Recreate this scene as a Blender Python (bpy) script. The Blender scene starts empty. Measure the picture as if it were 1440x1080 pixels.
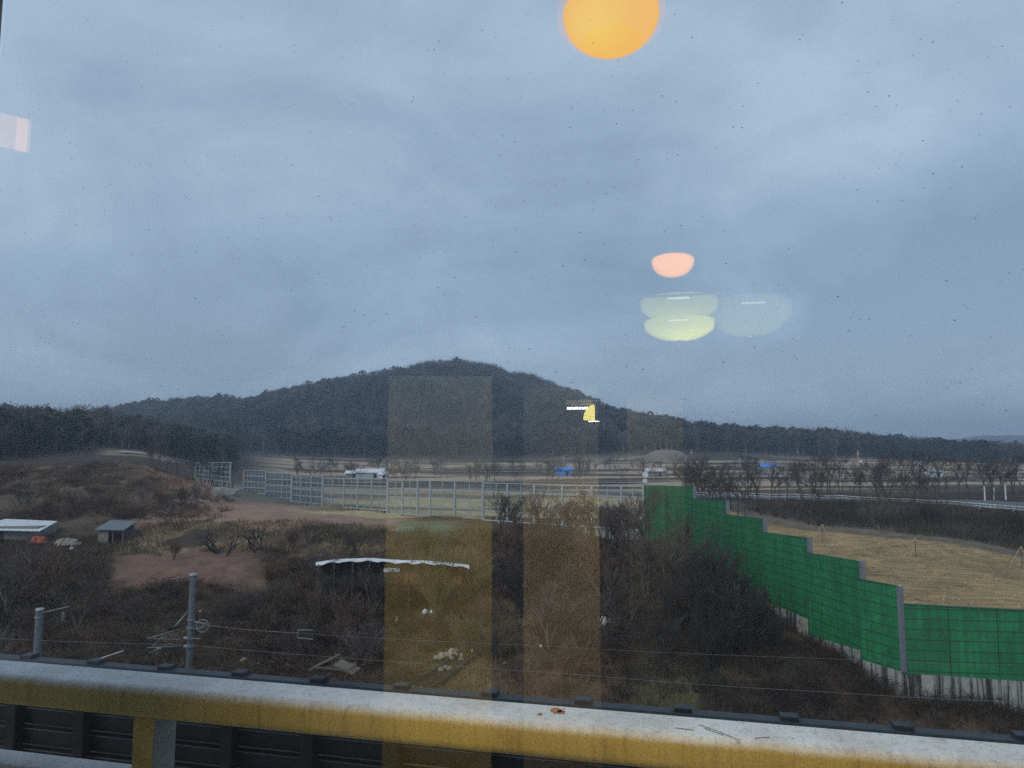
import bpy, math, random
import numpy as np
from mathutils import Vector, Matrix
R = math.radians
rng = np.random.default_rng(7)
random.seed(7)
scn = bpy.context.scene
COL = scn.collection

# ------------------------------------------------------------------ camera
H = 16.5                                   # eye height above the railway
F = 1000.0
PITCH = math.atan(95 / F)
cam = bpy.data.cameras.new('camera')
cam.lens = 25.0; cam.sensor_width = 36.0; cam.clip_start = 0.05; cam.clip_end = 9000
camo = bpy.data.objects.new('camera', cam); COL.objects.link(camo)
camo.location = (0, 0, H); camo.rotation_euler = (math.pi / 2 + PITCH, 0, 0)
scn.camera = camo
scn.view_settings.view_transform = 'Standard'
scn.view_settings.look = 'None'
scn.view_settings.exposure = 0.0
scn.view_settings.gamma = 1.0
scn.cycles.use_denoising = False
scn.cycles.max_bounces = 8
scn.cycles.transparent_max_bounces = 12
scn.cycles.volume_bounces = 0
scn.cycles.caustics_reflective = False
scn.cycles.caustics_refractive = False

# ------------------------------------------------------------------ world: overcast dusk sky
SUN_EL, SUN_ROT = 38, 220
w = bpy.data.worlds.new('World'); scn.world = w; w.use_nodes = True
nt = w.node_tree; N = nt.nodes; L = nt.links; N.clear()
out = N.new('ShaderNodeOutputWorld'); bg = N.new('ShaderNodeBackground')
sky = N.new('ShaderNodeTexSky'); sky.sky_type = 'NISHITA'; sky.sun_disc = False
sky.sun_elevation = R(SUN_EL); sky.sun_rotation = R(SUN_ROT)
tc = N.new('ShaderNodeTexCoord'); sep = N.new('ShaderNodeSeparateXYZ'); L.new(tc.outputs['Generated'], sep.inputs[0])
def wm(op, a, b=None, c=None):
    n = N.new('ShaderNodeMath'); n.operation = op
    for i, v in enumerate((a, b, c)):
        if v is None: continue
        if isinstance(v, (int, float)): n.inputs[i].default_value = v
        else: L.new(v, n.inputs[i])
    return n.outputs[0]
hg = wm('ADD', 1.0, wm('MULTIPLY', 0.30, wm('POWER', wm('SUBTRACT', 1.0, wm('MAXIMUM', sep.outputs[2], 0.0)), 7.0)))
zz = wm('ADD', wm('MAXIMUM', sep.outputs[2], 0.0), 0.60)
comb = N.new('ShaderNodeCombineXYZ')
L.new(wm('DIVIDE', sep.outputs[0], zz), comb.inputs[0]); L.new(wm('DIVIDE', sep.outputs[1], zz), comb.inputs[1])
mp = N.new('ShaderNodeMapping'); L.new(comb.outputs[0], mp.inputs[0])
mp.inputs['Rotation'].default_value = (0, 0, R(-30)); mp.inputs['Scale'].default_value = (0.85, 1.0, 1)
mp.inputs['Location'].default_value = (3.1, 1.7, 0)
def wnoise(scale, detail, rough, dist=0.0):
    n = N.new('ShaderNodeTexNoise'); n.inputs['Scale'].default_value = scale; n.inputs['Detail'].default_value = detail
    n.inputs['Roughness'].default_value = rough; n.inputs['Distortion'].default_value = dist
    L.new(mp.outputs[0], n.inputs['Vector']); return n.outputs['Fac']
n1 = wnoise(1.0, 5, 0.55, 0.9); n2 = wnoise(3.8, 7, 0.6, 0.5)
cl = wm('ADD', wm('MULTIPLY', n1, 0.72), wm('MULTIPLY', n2, 0.28))
cr = N.new('ShaderNodeValToRGB'); L.new(cl, cr.inputs[0])
e = cr.color_ramp.elements
e[0].position = 0.40; e[0].color = (0.190, 0.260, 0.345, 1)
e[1].position = 0.60; e[1].color = (0.395, 0.490, 0.590, 1)
m_ = e.new(0.5); m_.color = (0.282, 0.374, 0.480, 1)
sk = N.new('ShaderNodeVectorMath'); sk.operation = 'SCALE'; L.new(sky.outputs[0], sk.inputs[0]); sk.inputs['Scale'].default_value = 0.3
cs = N.new('ShaderNodeVectorMath'); cs.operation = 'SCALE'; L.new(cr.outputs[0], cs.inputs[0]); L.new(wm('MULTIPLY', hg, 12.3), cs.inputs['Scale'])
ad = N.new('ShaderNodeVectorMath'); ad.operation = 'ADD'; L.new(sk.outputs[0], ad.inputs[0]); L.new(cs.outputs[0], ad.inputs[1])
L.new(ad.outputs[0], bg.inputs['Color']); bg.inputs['Strength'].default_value = 0.10
L.new(bg.outputs[0], out.inputs['Surface'])
sl = bpy.data.lights.new('sun', 'SUN'); sl.energy = 1.3; sl.angle = R(14); sl.color = (1.0, 0.93, 0.84)
so = bpy.data.objects.new('sun', sl); COL.objects.link(so)
# the sun stands high to the left and behind the building, behind the clouds
so.rotation_euler = (R(90 - 38), 0, R(-40))

# ------------------------------------------------------------------ helpers
def P(px, py, D):
    """the point at horizontal distance D in front of the eye, seen in that direction"""
    cx = (px - 720) / F; cy = (540 - py) / F
    Y = math.cos(PITCH) - cy * math.sin(PITCH); Z = math.sin(PITCH) + cy * math.cos(PITCH)
    k = D / Y
    return Vector((cx * k, D, H + Z * k))
YAW = 13.3
tB = Vector((math.cos(R(YAW)), -math.sin(R(YAW)), 0)); nB = Vector((math.sin(R(YAW)), math.cos(R(YAW)), 0))
def B(s, d, z=0.0):
    """along the building's facade, out from it, height relative to the eye"""
    return tB * s + nB * d + Vector((0, 0, H + z))

def link(o, parent=None):
    COL.objects.link(o)
    if parent is not None: o.parent = parent
    return o
def tag(o, label, cat, group=None, kind=None):
    o['label'] = label; o['category'] = cat
    if group: o['group'] = group
    if kind: o['kind'] = kind
    return o
def thing(name, label, cat, loc=(0, 0, 0), rz=0, group=None):
    o = bpy.data.objects.new(name, None); o.empty_display_size = 0.3; COL.objects.link(o)
    o.location = loc; o.rotation_euler = (0, 0, rz)
    return tag(o, label, cat, group)
def struct(o): o['kind'] = 'structure'; return o
def mesh_np(name, v, f, mat, parent=None, smooth=False, cols=None):
    """v n x 3, f list/array of faces (all tris or all quads arrays, or list of tuples)"""
    me = bpy.data.meshes.new(name)
    if isinstance(f, np.ndarray):
        k = f.shape[1]
        me.vertices.add(len(v)); me.vertices.foreach_set('co', np.asarray(v, np.float32).ravel())
        me.loops.add(f.size); me.loops.foreach_set('vertex_index', f.astype(np.int32).ravel())
        me.polygons.add(len(f)); me.polygons.foreach_set('loop_start', np.arange(0, f.size, k, dtype=np.int32))
        me.update(calc_edges=True)
    else:
        me.from_pydata([tuple(p) for p in v], [], f); me.update()
    if cols is not None:
        ca = me.color_attributes.new('cover', 'FLOAT_COLOR', 'POINT')
        c4 = np.ones((len(v), 4), np.float32); c4[:, :3] = cols
        ca.data.foreach_set('color', c4.ravel())
    if smooth: me.polygons.foreach_set('use_smooth', [True] * len(me.polygons))
    me.materials.append(mat)
    return link(bpy.data.objects.new(name, me), parent)
class MB:
    """collects shapes and links them as one mesh object"""
    def __init__(s): s.v = []; s.f = []; s.mi = []
    def add(s, vs, fs, mi=0):
        o = len(s.v); s.v += [tuple(p) for p in vs]; s.f += [tuple(i + o for i in f) for f in fs]; s.mi += [mi] * len(fs)
    def box(s, c, sz, X=Vector((1, 0, 0)), Y=Vector((0, 1, 0)), Z=Vector((0, 0, 1)), mi=0):
        c = Vector(c); hx, hy, hz = sz[0] / 2, sz[1] / 2, sz[2] / 2
        vs = [c + X * (a * hx) + Y * (b * hy) + Z * (d * hz) for d in (-1, 1) for a, b in ((-1, -1), (1, -1), (1, 1), (-1, 1))]
        s.add(vs, [(3, 2, 1, 0), (4, 5, 6, 7), (0, 1, 5, 4), (1, 2, 6, 5), (2, 3, 7, 6), (3, 0, 4, 7)], mi)
    def tube(s, pts, r, n=8, mi=0):
        pts = [Vector(p) for p in pts]; rr = r if isinstance(r, (list, tuple)) else [r] * len(pts)
        vs = []
        for i, p in enumerate(pts):
            d = (pts[min(i + 1, len(pts) - 1)] - pts[max(i - 1, 0)]).normalized()
            a = d.cross(Vector((0, 0, 1))) if abs(d.z) < 0.95 else d.cross(Vector((0, 1, 0)))
            a.normalize(); b = d.cross(a)
            for k in range(n):
                t = 2 * math.pi * k / n; vs.append(p + (a * math.cos(t) + b * math.sin(t)) * rr[i])
        fs = [(i * n + k, i * n + (k + 1) % n, (i + 1) * n + (k + 1) % n, (i + 1) * n + k) for i in range(len(pts) - 1) for k in range(n)]
        fs += [tuple(range(n))[::-1], tuple(range((len(pts) - 1) * n, len(pts) * n))]
        s.add(vs, fs, mi)
    def lathe(s, c, prof, n=32, mi=0, ax=Vector((0, 0, 1))):
        c = Vector(c); vs = []
        a = Vector((1, 0, 0)) if abs(ax.z) > 0.9 else Vector((0, 0, 1)); b = ax.cross(a)
        for r, z in prof:
            for k in range(n):
                t = 2 * math.pi * k / n; vs.append(c + (a * math.cos(t) + b * math.sin(t)) * r + ax * z)
        fs = [(i * n + k, i * n + (k + 1) % n, (i + 1) * n + (k + 1) % n, (i + 1) * n + k) for i in range(len(prof) - 1) for k in range(n)]
        s.add(vs, fs, mi)
    def prism(s, poly, d, mi=0):
        """poly: points in a plane; d: extrusion vector"""
        n = len(poly); vs = [Vector(p) for p in poly] + [Vector(p) + Vector(d) for p in poly]
        s.add(vs, [tuple(range(n))[::-1], tuple(range(n, 2 * n))] + [(i, (i + 1) % n, (i + 1) % n + n, i + n) for i in range(n)], mi)
    def build(s, name, mats, parent=None, smooth=False, bevel=0):
        me = bpy.data.meshes.new(name); me.from_pydata(s.v, [], s.f); me.update()
        if not isinstance(mats, (list, tuple)): mats = [mats]
        for m in mats: me.materials.append(m)
        me.polygons.foreach_set('material_index', s.mi)
        if smooth: me.polygons.foreach_set('use_smooth', [True] * len(me.polygons))
        o = link(bpy.data.objects.new(name, me), parent)
        if bevel:
            b = o.modifiers.new('b', 'BEVEL'); b.width = bevel; b.segments = 3; b.limit_method = 'ANGLE'
        return o

# ------------------------------------------------------------------ materials
class M:
    def __init__(s, name):
        s.m = bpy.data.materials.new(name); s.m.use_nodes = True; s.t = s.m.node_tree; s.N = s.t.nodes; s.L = s.t.links
        s.b = s.N['Principled BSDF']; s.o = s.N['Material Output']; s._c = None
    def co(s, kind='Object'):
        if s._c is None: s._c = s.N.new('ShaderNodeTexCoord')
        return s._c.outputs[kind]
    def mapv(s, scale=(1, 1, 1), rot=(0, 0, 0), kind='Object'):
        n = s.N.new('ShaderNodeMapping'); s.L.new(s.co(kind), n.inputs[0]); n.inputs['Scale'].default_value = scale; n.inputs['Rotation'].default_value = rot
        return n.outputs[0]
    def noise(s, scale, detail=4, rough=0.55, vec=None, dist=0):
        n = s.N.new('ShaderNodeTexNoise'); n.inputs['Scale'].default_value = scale; n.inputs['Detail'].default_value = detail
        n.inputs['Roughness'].default_value = rough; n.inputs['Distortion'].default_value = dist
        s.L.new(vec or s.co(), n.inputs['Vector']); return n.outputs['Fac']
    def ramp(s, fac, stops):
        n = s.N.new('ShaderNodeValToRGB'); s.L.new(fac, n.inputs[0]); e = n.color_ramp.elements
        while len(e) < len(stops): e.new(0.5)
        for i, (p, c) in enumerate(stops):
            e[i].position = p; e[i].color = (*c, 1) if not isinstance(c, (int, float)) else (c, c, c, 1)
        return n.outputs[0]
    def mix(s, fac, a, b, mode='MIX'):
        n = s.N.new('ShaderNodeMix'); n.data_type = 'RGBA'; n.blend_type = mode
        for sock, v in ((n.inputs[0], fac), (n.inputs[6], a), (n.inputs[7], b)):
            if isinstance(v, (int, float)): sock.default_value = v
            elif isinstance(v, tuple): sock.default_value = (*v, 1)
            else: s.L.new(v, sock)
        return n.outputs[2]
    def math(s, op, a, b=None, clamp=False):
        n = s.N.new('ShaderNodeMath'); n.operation = op; n.use_clamp = clamp
        for i, v in enumerate((a, b)):
            if v is None: continue
            if isinstance(v, (int, float)): n.inputs[i].default_value = v
            else: s.L.new(v, n.inputs[i])
        return n.outputs[0]
    def sepz(s, kind='Object'):
        n = s.N.new('ShaderNodeSeparateXYZ'); s.L.new(s.co(kind), n.inputs[0]); return n.outputs
    def attr(s, name='cover'):
        n = s.N.new('ShaderNodeAttribute'); n.attribute_name = name; return n.outputs['Color']
    def bump(s, h, strength=0.4, dist=0.02):
        n = s.N.new('ShaderNodeBump'); n.inputs['Strength'].default_value = strength; n.inputs['Distance'].default_value = dist
        s.L.new(h, n.inputs['Height']); s.L.new(n.outputs[0], s.b.inputs['Normal'])
    def set(s, col=None, rough=0.8, metal=0.0, spec=None):
        if col is not None:
            if isinstance(col, tuple): s.b.inputs['Base Color'].default_value = (*col, 1)
            else: s.L.new(col, s.b.inputs['Base Color'])
        if isinstance(rough, (int, float)): s.b.inputs['Roughness'].default_value = rough
        else: s.L.new(rough, s.b.inputs['Roughness'])
        s.b.inputs['Metallic'].default_value = metal
        if spec is not None: s.b.inputs['Specular IOR Level'].default_value = spec
        return s.m
def mottled(name, a, b, scale=3.0, rough=0.8, metal=0, bump=0.0, spec=None):
    m = M(name); f = m.noise(scale, 6, 0.6); c = m.ramp(f, [(0.3, a), (0.7, b)])
    if bump: m.bump(f, bump, 0.02)
    return m.set(c, rough, metal, spec)
def covered(name, amp=0.5, scale=1.5, rough=0.95):
    m = M(name); f = m.noise(scale, 8, 0.65); g = m.noise(scale * 7, 6, 0.7)
    k = m.math('ADD', m.math('MULTIPLY', f, amp * 2.2), m.math('MULTIPLY', g, amp * 2.2))
    k = m.math('ADD', k, 1 - amp * 2.2)
    n = m.N.new('ShaderNodeVectorMath'); n.operation = 'SCALE'; m.L.new(m.attr(), n.inputs[0]); m.L.new(k, n.inputs['Scale'])
    m.bump(g, 0.5, 0.08)
    return m.set(n.outputs[0], rough, 0, 0.1)
def plain_attr(name, rough=0.9):
    m = M(name); return m.set(m.attr(), rough, 0, 0.15)
MAT = {}
MAT['ground'] = covered('earth_and_dead_grass', 0.55, 0.55)
MAT['veg'] = plain_attr('dry_vegetation')
MAT['far_veg'] = plain_attr('woodland')
MAT['bark'] = mottled('bark', (0.045, 0.036, 0.032), (0.10, 0.082, 0.072), 6)
MAT['bark_grey'] = mottled('grey_bark', (0.09, 0.075, 0.065), (0.17, 0.145, 0.125), 6)
MAT['twig'] = mottled('twigs', (0.06, 0.045, 0.038), (0.13, 0.10, 0.08), 2)
MAT['twig_red'] = mottled('reddish_twigs', (0.085, 0.052, 0.038), (0.155, 0.094, 0.068), 1.5)
MAT['twig_olive'] = mottled('olive_twigs', (0.12, 0.10, 0.055), (0.24, 0.19, 0.105), 1.5)
MAT['steel'] = mottled('galvanised_steel', (0.30, 0.33, 0.35), (0.46, 0.50, 0.52), 4, 0.5, 0.2)
MAT['rail_steel'] = mottled('dull_railway_steel', (0.11, 0.12, 0.13), (0.22, 0.235, 0.25), 5, 0.6)
MAT['steel_dark'] = mottled('dull_steel', (0.16, 0.18, 0.20), (0.26, 0.28, 0.31), 5, 0.55, 0.3)
MAT['wood'] = mottled('weathered_pole', (0.34, 0.24, 0.16), (0.50, 0.36, 0.25), 5)
MAT['white'] = mottled('white_sheet', (0.55, 0.58, 0.60), (0.80, 0.82, 0.84), 3, 0.6)
MAT['blue'] = mottled('blue_tarpaulin', (0.06, 0.20, 0.55), (0.10, 0.30, 0.72), 2, 0.6)
MAT['plaster'] = mottled('grey_boards', (0.14, 0.14, 0.14), (0.24, 0.23, 0.22), 2)
MAT['rustboard'] = mottled('brown_boards', (0.20, 0.10, 0.045), (0.36, 0.19, 0.08), 2)
MAT['dark'] = mottled('dark_opening', (0.012, 0.012, 0.012), (0.03, 0.028, 0.026), 2)
MAT['orange'] = mottled('orange_tarpaulin', (0.50, 0.07, 0.04), (0.75, 0.14, 0.08), 3)
MAT['stone'] = mottled('pale_stone', (0.20, 0.17, 0.14), (0.42, 0.38, 0.32), 3)
def concrete(name, a, b):
    m = M(name); f = m.noise(2.2, 8, 0.65); v = m.mapv((2.5, 2.5, 0.12)); st = m.noise(1.0, 5, 0.7, v)
    c = m.ramp(f, [(0.3, a), (0.7, b)]); k = m.ramp(st, [(0.47, 1.0), (0.56, 0.12)])
    m.bump(f, 0.3, 0.02)
    return m.set(m.mix(1.0, c, k, 'MULTIPLY'), 0.9)
MAT['concrete'] = concrete('streaked_concrete', (0.24, 0.25, 0.235), (0.42, 0.42, 0.395))
MAT['pole_concrete'] = mottled('pole_concrete', (0.055, 0.066, 0.076), (0.11, 0.125, 0.14), 5, 0.85, 0, 0.3)

# ------------------------------------------------------------------ terrain
PX = np.array([-300, 0, 100, 200, 268, 345, 440, 545, 620, 700, 800, 905, 1000, 1070, 1132, 1205, 1264, 1440, 1750], float)
TAB = {
 6:    [-16.5] * 19,
 30:   [-16.5] * 19,
 45:   [-16.5] * 17 + [-16.6, -16.6],
 50:   [-15.6, -15.6, -15.6, -15.5, -15.4, -15.3, -15.2, -15.2, -15.2, -15.1, -14.9, -14.7, -14.7, -14.7, -14.5, -14.2, -13.9, -13.8, -13.8],
 58:   [-12.8, -12.8, -12.8, -12.6, -12.6, -12.8, -13.2, -13.6, -13.6, -13.3, -12.8, -12.5, -13.0, -13.4, -13.6, -13.6, -13.6, -13.6, -13.6],
 66:   [-10.6, -10.6, -10.6, -10.4, -10.4, -10.8, -11.8, -12.8, -12.7, -11.8, -10.9, -11.0, -13.0, -13.3, -13.6, -13.6, -13.6, -13.6, -13.4],
 76:   [-10.3, -10.3, -10.3, -10.3, -10.3, -10.2, -10.2, -11.0, -10.6, -9.4, -8.9, -9.6, -13.4, -13.4, -13.6, -13.6, -13.6, -13.6, -13.0],
 84:   [-10.0, -9.8, -9.7, -9.2, -8.7, -8.4, -8.4, -8.9, -9.2, -8.7, -8.6, -9.2, -13.5, -13.4, -13.6, -13.6, -13.6, -13.5, -13.0],
 95:   [-8.0, -8.0, -8.2, -7.8, -8.6, -8.4, -8.6, -8.8, -8.8, -8.6, -8.8, -9.2, -13.5, -13.4, -13.6, -13.6, -13.6, -13.5, -12.0],
 110:  [-4.8, -4.8, -4.6, -4.8, -7.4, -8.4, -8.8, -9.0, -9.1, -9.2, -9.2, -9.3, -13.5, -13.5, -13.5, -13.4, -12.6, -10.5, -9.0],
 120:  [-3.6, -3.6, -3.2, -3.2, -6.6, -8.1, -8.9, -9.1, -9.2, -9.2, -9.2, -9.2, -13.0, -13.3, -13.0, -11.0, -9.8, -8.6, -8.6],
 130:  [-3.0, -3.0, -2.5, -2.4, -6.0, -7.8, -8.9, -9.2, -9.2, -9.2, -9.2, -9.0, -9.4, -9.6, -9.0, -8.7, -8.6, -8.6, -8.6],
 150:  [-4.0, -4.0, -3.8, -3.4, -5.6, -7.6, -9.0, -9.2, -9.2, -9.2, -9.2, -9.0, -8.8, -8.8, -8.7, -8.7, -8.6, -8.6, -8.6],
 200:  [1.5, 1.0, 0.3, -0.4, -2.8, -7.8, -9.2, -9.3, -9.3, -9.3, -9.3, -9.2, -9.0, -8.9, -8.8, -8.8, -8.6, -8.4, -8.4],
 280:  [7.0, 6.0, 5.0, 2.0, -3.0, -7.0, -8.6, -8.8, -8.8, -8.8, -8.8, -8.6, -8.4, -8.2, -8.2, -8.0, -8.0, -7.8, -7.8],
 400:  [14.0, 12.0, 9.0, 3.5, 0.0, -3.0, -6.0, -7.2, -7.2, -7.2, -7.2, -6.0, -5.5, -5.5, -6.0, -6.0, -6.5, -7.0, -7.0],
 520:  [18.0, 15.0, 11.0, 8.0, 7.0, 5.0, 5.0, 4.0, 4.0, 4.0, 6.0, 12.0, 9.0, 8.0, 5.0, 3.5, -2.5, -8.5, -9.0],
 650:  [20.0, 17.0, 16.0, 22.0, 27.0, 28.0, 38.0, 43.0, 48.0, 42.0, 30.0, 16.0, 8.0, 4.0, 2.0, 0.0, -4.0, -7.0, -8.0],
 850:  [20.0, 20.0, 30.0, 45.0, 51.0, 50.0, 76.0, 89.0, 103.0, 86.0, 62.0, 31.0, 8.0, 0.0, -3.0, -5.0, -6.0, -8.0, -8.0],
 930:  [18.0, 18.0, 28.0, 42.0, 48.0, 48.0, 72.0, 85.0, 99.0, 82.0, 58.0, 25.0, 6.0, -2.0, -4.0, -6.0, -7.0, -8.0, -8.0],
 1100: [10.0, 10.0, 10.0, 15.0, 20.0, 20.0, 30.0, 35.0, 40.0, 35.0, 20.0, 8.0, 0.0, -4.0, -6.0, -8.0, -8.0, -9.0, -9.0],
 1600: [0.0] * 13 + [-8.0] * 6,
 3600: [0.0] * 13 + [-8.0] * 6,
}
DS = np.array(sorted(TAB)); TZ = np.array([TAB[d] for d in DS])
GX = np.linspace(-300, 1750, 260); GL = np.linspace(math.log(6), math.log(3600), 420)
_a = np.array([np.interp(GX, PX, r) for r in TZ])
GZ = np.array([np.interp(GL, np.log(DS), _a[:, i]) for i in range(len(GX))]).T      # rows: D, cols: px
def blur(a, ax, k):
    for _ in range(k):
        a = (np.roll(a, 1, ax) + np.roll(a, -1, ax) + 2 * a) / 4
    return a
_b = np.pad(GZ, 8, mode='edge'); _b = blur(blur(_b, 0, 3), 1, 8); GZ = _b[8:-8, 8:-8]
# foot of the green wall: plan position and ground height in front of it
WALL_LINE = [((px - 720) / 1000 * D / 0.9955, D, -(py - 635) / 1000 * D) for px, D, py in ((840, 84, 752), (905, 80, 772), (972, 72, 796), (1018, 66, 820), (1070, 60, 856), (1132, 54, 889), (1205, 48, 932), (1262, 45, 968), (1400, 44.3, 986), (1600, 43.5, 1003))]
_perm = rng.random((256, 256))
def vnoise(x, y):
    xi = np.floor(x).astype(int); yi = np.floor(y).astype(int); fx = x - xi; fy = y - yi
    fx = fx * fx * (3 - 2 * fx); fy = fy * fy * (3 - 2 * fy)
    g = lambda a, b: _perm[a & 255, b & 255]
    return (g(xi, yi) * (1 - fx) + g(xi + 1, yi) * fx) * (1 - fy) + (g(xi, yi + 1) * (1 - fx) + g(xi + 1, yi + 1) * fx) * fy
def fbm(x, y, o=4):
    s = 0; a = 0.5
    for i in range(o):
        s = s + a * (vnoise(x + 17.3 * i, y - 9.1 * i) - 0.5); x = x * 2.03; y = y * 2.03; a *= 0.5
    return s
def pxD(X, Y):
    r = np.hypot(X, Y); th = np.arctan2(X, Y)
    D = r * np.maximum(np.cos(th), 0.64); u = np.tan(np.clip(th, -0.85, 0.85))
    return 720 + 1000 * u, np.maximum(D, 6.01)
def hgt(X, Y):
    X = np.asarray(X, float); Y = np.asarray(Y, float)
    px, D = pxD(X, Y)
    a = np.clip((np.clip(px, -300, 1750) + 300) / 2050 * (len(GX) - 1), 0, len(GX) - 1.001)
    b = np.clip((np.log(D) - GL[0]) / (GL[-1] - GL[0]) * (len(GL) - 1), 0, len(GL) - 1.001)
    ai = a.astype(int); bi = b.astype(int); fa = a - ai; fb = b - bi
    z = (GZ[bi, ai] * (1 - fa) + GZ[bi, ai + 1] * fa) * (1 - fb) + (GZ[bi + 1, ai] * (1 - fa) + GZ[bi + 1, ai + 1] * fa) * fb
    flatf = np.clip((D - 46) / 8, 0, 1)
    right = np.clip((px - 1000) / 80, 0, 1) * np.clip((128 - D) / 10, 0, 1)
    rough = np.where(D < 84, 1.0, 0.55) * (1 - 0.85 * right)
    mound = np.clip((330 - px) / 60, 0, 1) * np.clip((D - 86) / 8, 0, 1) * np.clip((170 - D) / 20, 0, 1)
    z = z + flatf * rough * (1.9 * fbm(X / 9, Y / 9, 4) + 0.6 * fbm(X / 1.7, Y / 1.7, 3)) * np.clip((190 - D) / 60, 0.25, 1) * (1 + 0.9 * mound)
    wl = WALL_LINE; best = np.full(X.shape, 1e9); tz = np.zeros(X.shape); side = np.zeros(X.shape)
    for i in range(len(wl) - 1):
        (ax, ay, az), (bx, by, bz) = wl[i], wl[i + 1]; dx, dy = bx - ax, by - ay; t = np.clip(((X - ax) * dx + (Y - ay) * dy) / (dx * dx + dy * dy), 0, 1)
        ds = np.hypot(X - ax - t * dx, Y - ay - t * dy); m = ds < best; best = np.where(m, ds, best); tz = np.where(m, az + t * (bz - az), tz); side = np.where(m, (X - ax) * dy - (Y - ay) * dx, side)
    k = np.clip(1 - (best - 0.5) / 7.0, 0, 1); k = k * k * (3 - 2 * k) * (side > 0)
    z = z * (1 - k) + (tz + 0.35 * fbm(X / 2.5, Y / 2.5, 3)) * k
    z = z + np.clip((D - 430) / 300, 0, 1) * 17 * fbm(X / 130, Y / 130, 4)
    z = z + 62 * np.exp(-((X - 1700) / 230) ** 2 - ((Y - 2500) / 300) ** 2) * (1 + 0.5 * fbm(X / 90, Y / 90, 3))
    return z + H
def hz(x, y): return float(hgt(np.array([x]), np.array([y]))[0])
def G(px, D):
    """a point of the ground: direction as a column of the picture at the horizon, distance"""
    x = (px - 720) / F * D / math.cos(PITCH)
    return Vector((x, D, hz(x, D)))
def sm(x, a, b):
    t = np.clip((x - a) / (b - a), 0, 1); return t * t * (3 - 2 * t)
def behind_wall(px, D):
    return (px > np.interp(D, [45, 48, 54, 60, 66, 72, 80, 82], [1264, 1205, 1132, 1070, 1018, 972, 905, 905]) + 6) & (D > 45.2)
def cover(X, Y):
    px, D = pxD(X, Y)
    wx = 60 * fbm(X / 14, Y / 14, 4); wD = 0.12 * fbm(X / 11 + 50, Y / 11, 4)
    p = px + wx; d = D * (1 + wD)
    n = fbm(X / 5 + 9, Y / 5, 4); n2 = fbm(X / 26 + 31, Y / 26 + 7, 3)
    c = np.empty(X.shape + (3,)); c[:] = (0.060, 0.046, 0.034)
    def put(mask, col):
        nonlocal c
        c = c * (1 - mask[..., None]) + np.array(col) * mask[..., None]
    put(sm(n2, -0.1, 0.15), (0.095, 0.066, 0.045))
    put(sm(p, 470, 560) * sm(-p, -960, -900) * sm(-d, -66, -54), (0.115, 0.082, 0.050))       # brown slope below the thicket
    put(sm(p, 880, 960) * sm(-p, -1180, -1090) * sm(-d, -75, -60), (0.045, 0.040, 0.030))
    put(sm(p, 868, 890) * sm(-p, -975, -955) * sm(-d, -58, -52), (0.115, 0.105, 0.052))
    put(sm(p, 560, 600) * sm(-p, -720, -690) * sm(-d, -62, -56), (0.150, 0.112, 0.060))
    put(sm(p, 700, 730) * sm(-p, -870, -850) * sm(-d, -52, -49), (0.150, 0.098, 0.062))
    put(sm(n, 0.08, 0.2) * sm(-d, -80, -70) * 0.7, (0.17, 0.12, 0.075))
    mound = sm(-px, -330, -270) * sm(d, 84, 92) * sm(-d, -155, -140)
    put(mound * sm(n, -0.15, 0.05), (0.125, 0.095, 0.066)); put(mound * sm(n, 0.0, 0.15) * sm(d, 108, 116), (0.20, 0.16, 0.115))
    put(sm(p, 140, 190) * sm(-p, -400, -340) * sm(d, 61, 63) * sm(-d, -76, -74), (0.195, 0.118, 0.088))   # lower ploughed field
    put(sm(p, 175, 230) * sm(-p, -600, -540) * sm(d, 83, 86) * sm(-d, -140, -128), (0.31, 0.20, 0.148))    # upper field
    bank = sm(p, 180, 240) * sm(-p, -560, -480) * sm(d, 74.5, 76.5) * sm(-d, -86, -83)
    put(bank * sm(n, -0.05, 0.12), (0.32, 0.245, 0.145))
    put(sm(px, 545, 575) * sm(-px, -660, -620) * sm(d, 82, 84) * sm(-d, -94, -92), (0.12, 0.17, 0.115))       # green patch
    gr = sm(p, 380, 470) * sm(-px, -1000, -905) * sm(D, 96, 100) * sm(-D, -215, -190)
    put(gr, (0.46, 0.37, 0.20)); put(gr * sm(np.sin(D / 5.5 + 5 * n2), 0.2, 0.9) * 0.75, (0.12, 0.09, 0.065))
    put(sm(-px, -480, -440) * sm(px, 300, 340) * sm(D, 110, 125) * sm(-D, -230, -190), (0.15, 0.145, 0.12))
    rf = behind_wall(px, D) * sm(px, 960, 1000); far_edge = 122 - (px - 1080) * 0.086
    put(rf * sm(far_edge - D, -1.5, 0.5), (0.40, 0.29, 0.145))
    put(rf * sm(far_edge - D, -1.5, 0.5) * sm(n, 0.0, 0.2) * 0.7, (0.26, 0.185, 0.095))
    put(rf * sm(far_edge - D, -1.5, 0.5) * sm(np.sin((D * 0.97 + X * 0.22) * 3.4 + 5 * n), 0.3, 0.9) * 0.55, (0.17, 0.12, 0.065))
    put(rf * sm(D - far_edge, 0, 2) * sm(far_edge + 9 - D, 0, 4), (0.17, 0.14, 0.105))
    put(rf * sm(D - far_edge, 7, 10) * sm(-D, -133, -128), (0.055, 0.045, 0.034))
    pl = sm(D, 150, 175) * sm(-D, -450, -400) * sm(px, 300, 420)
    put(pl, (0.13, 0.10, 0.078))
    st = fbm(X / 60, Y / 9, 4)
    put(pl * sm(st, -0.02, 0.06), (0.42, 0.33, 0.24)); put(pl * sm(-st, 0.08, 0.16), (0.07, 0.055, 0.045))
    put(sm(-px, -420, -300) * sm(D, 150, 180), (0.075, 0.055, 0.045))
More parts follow.
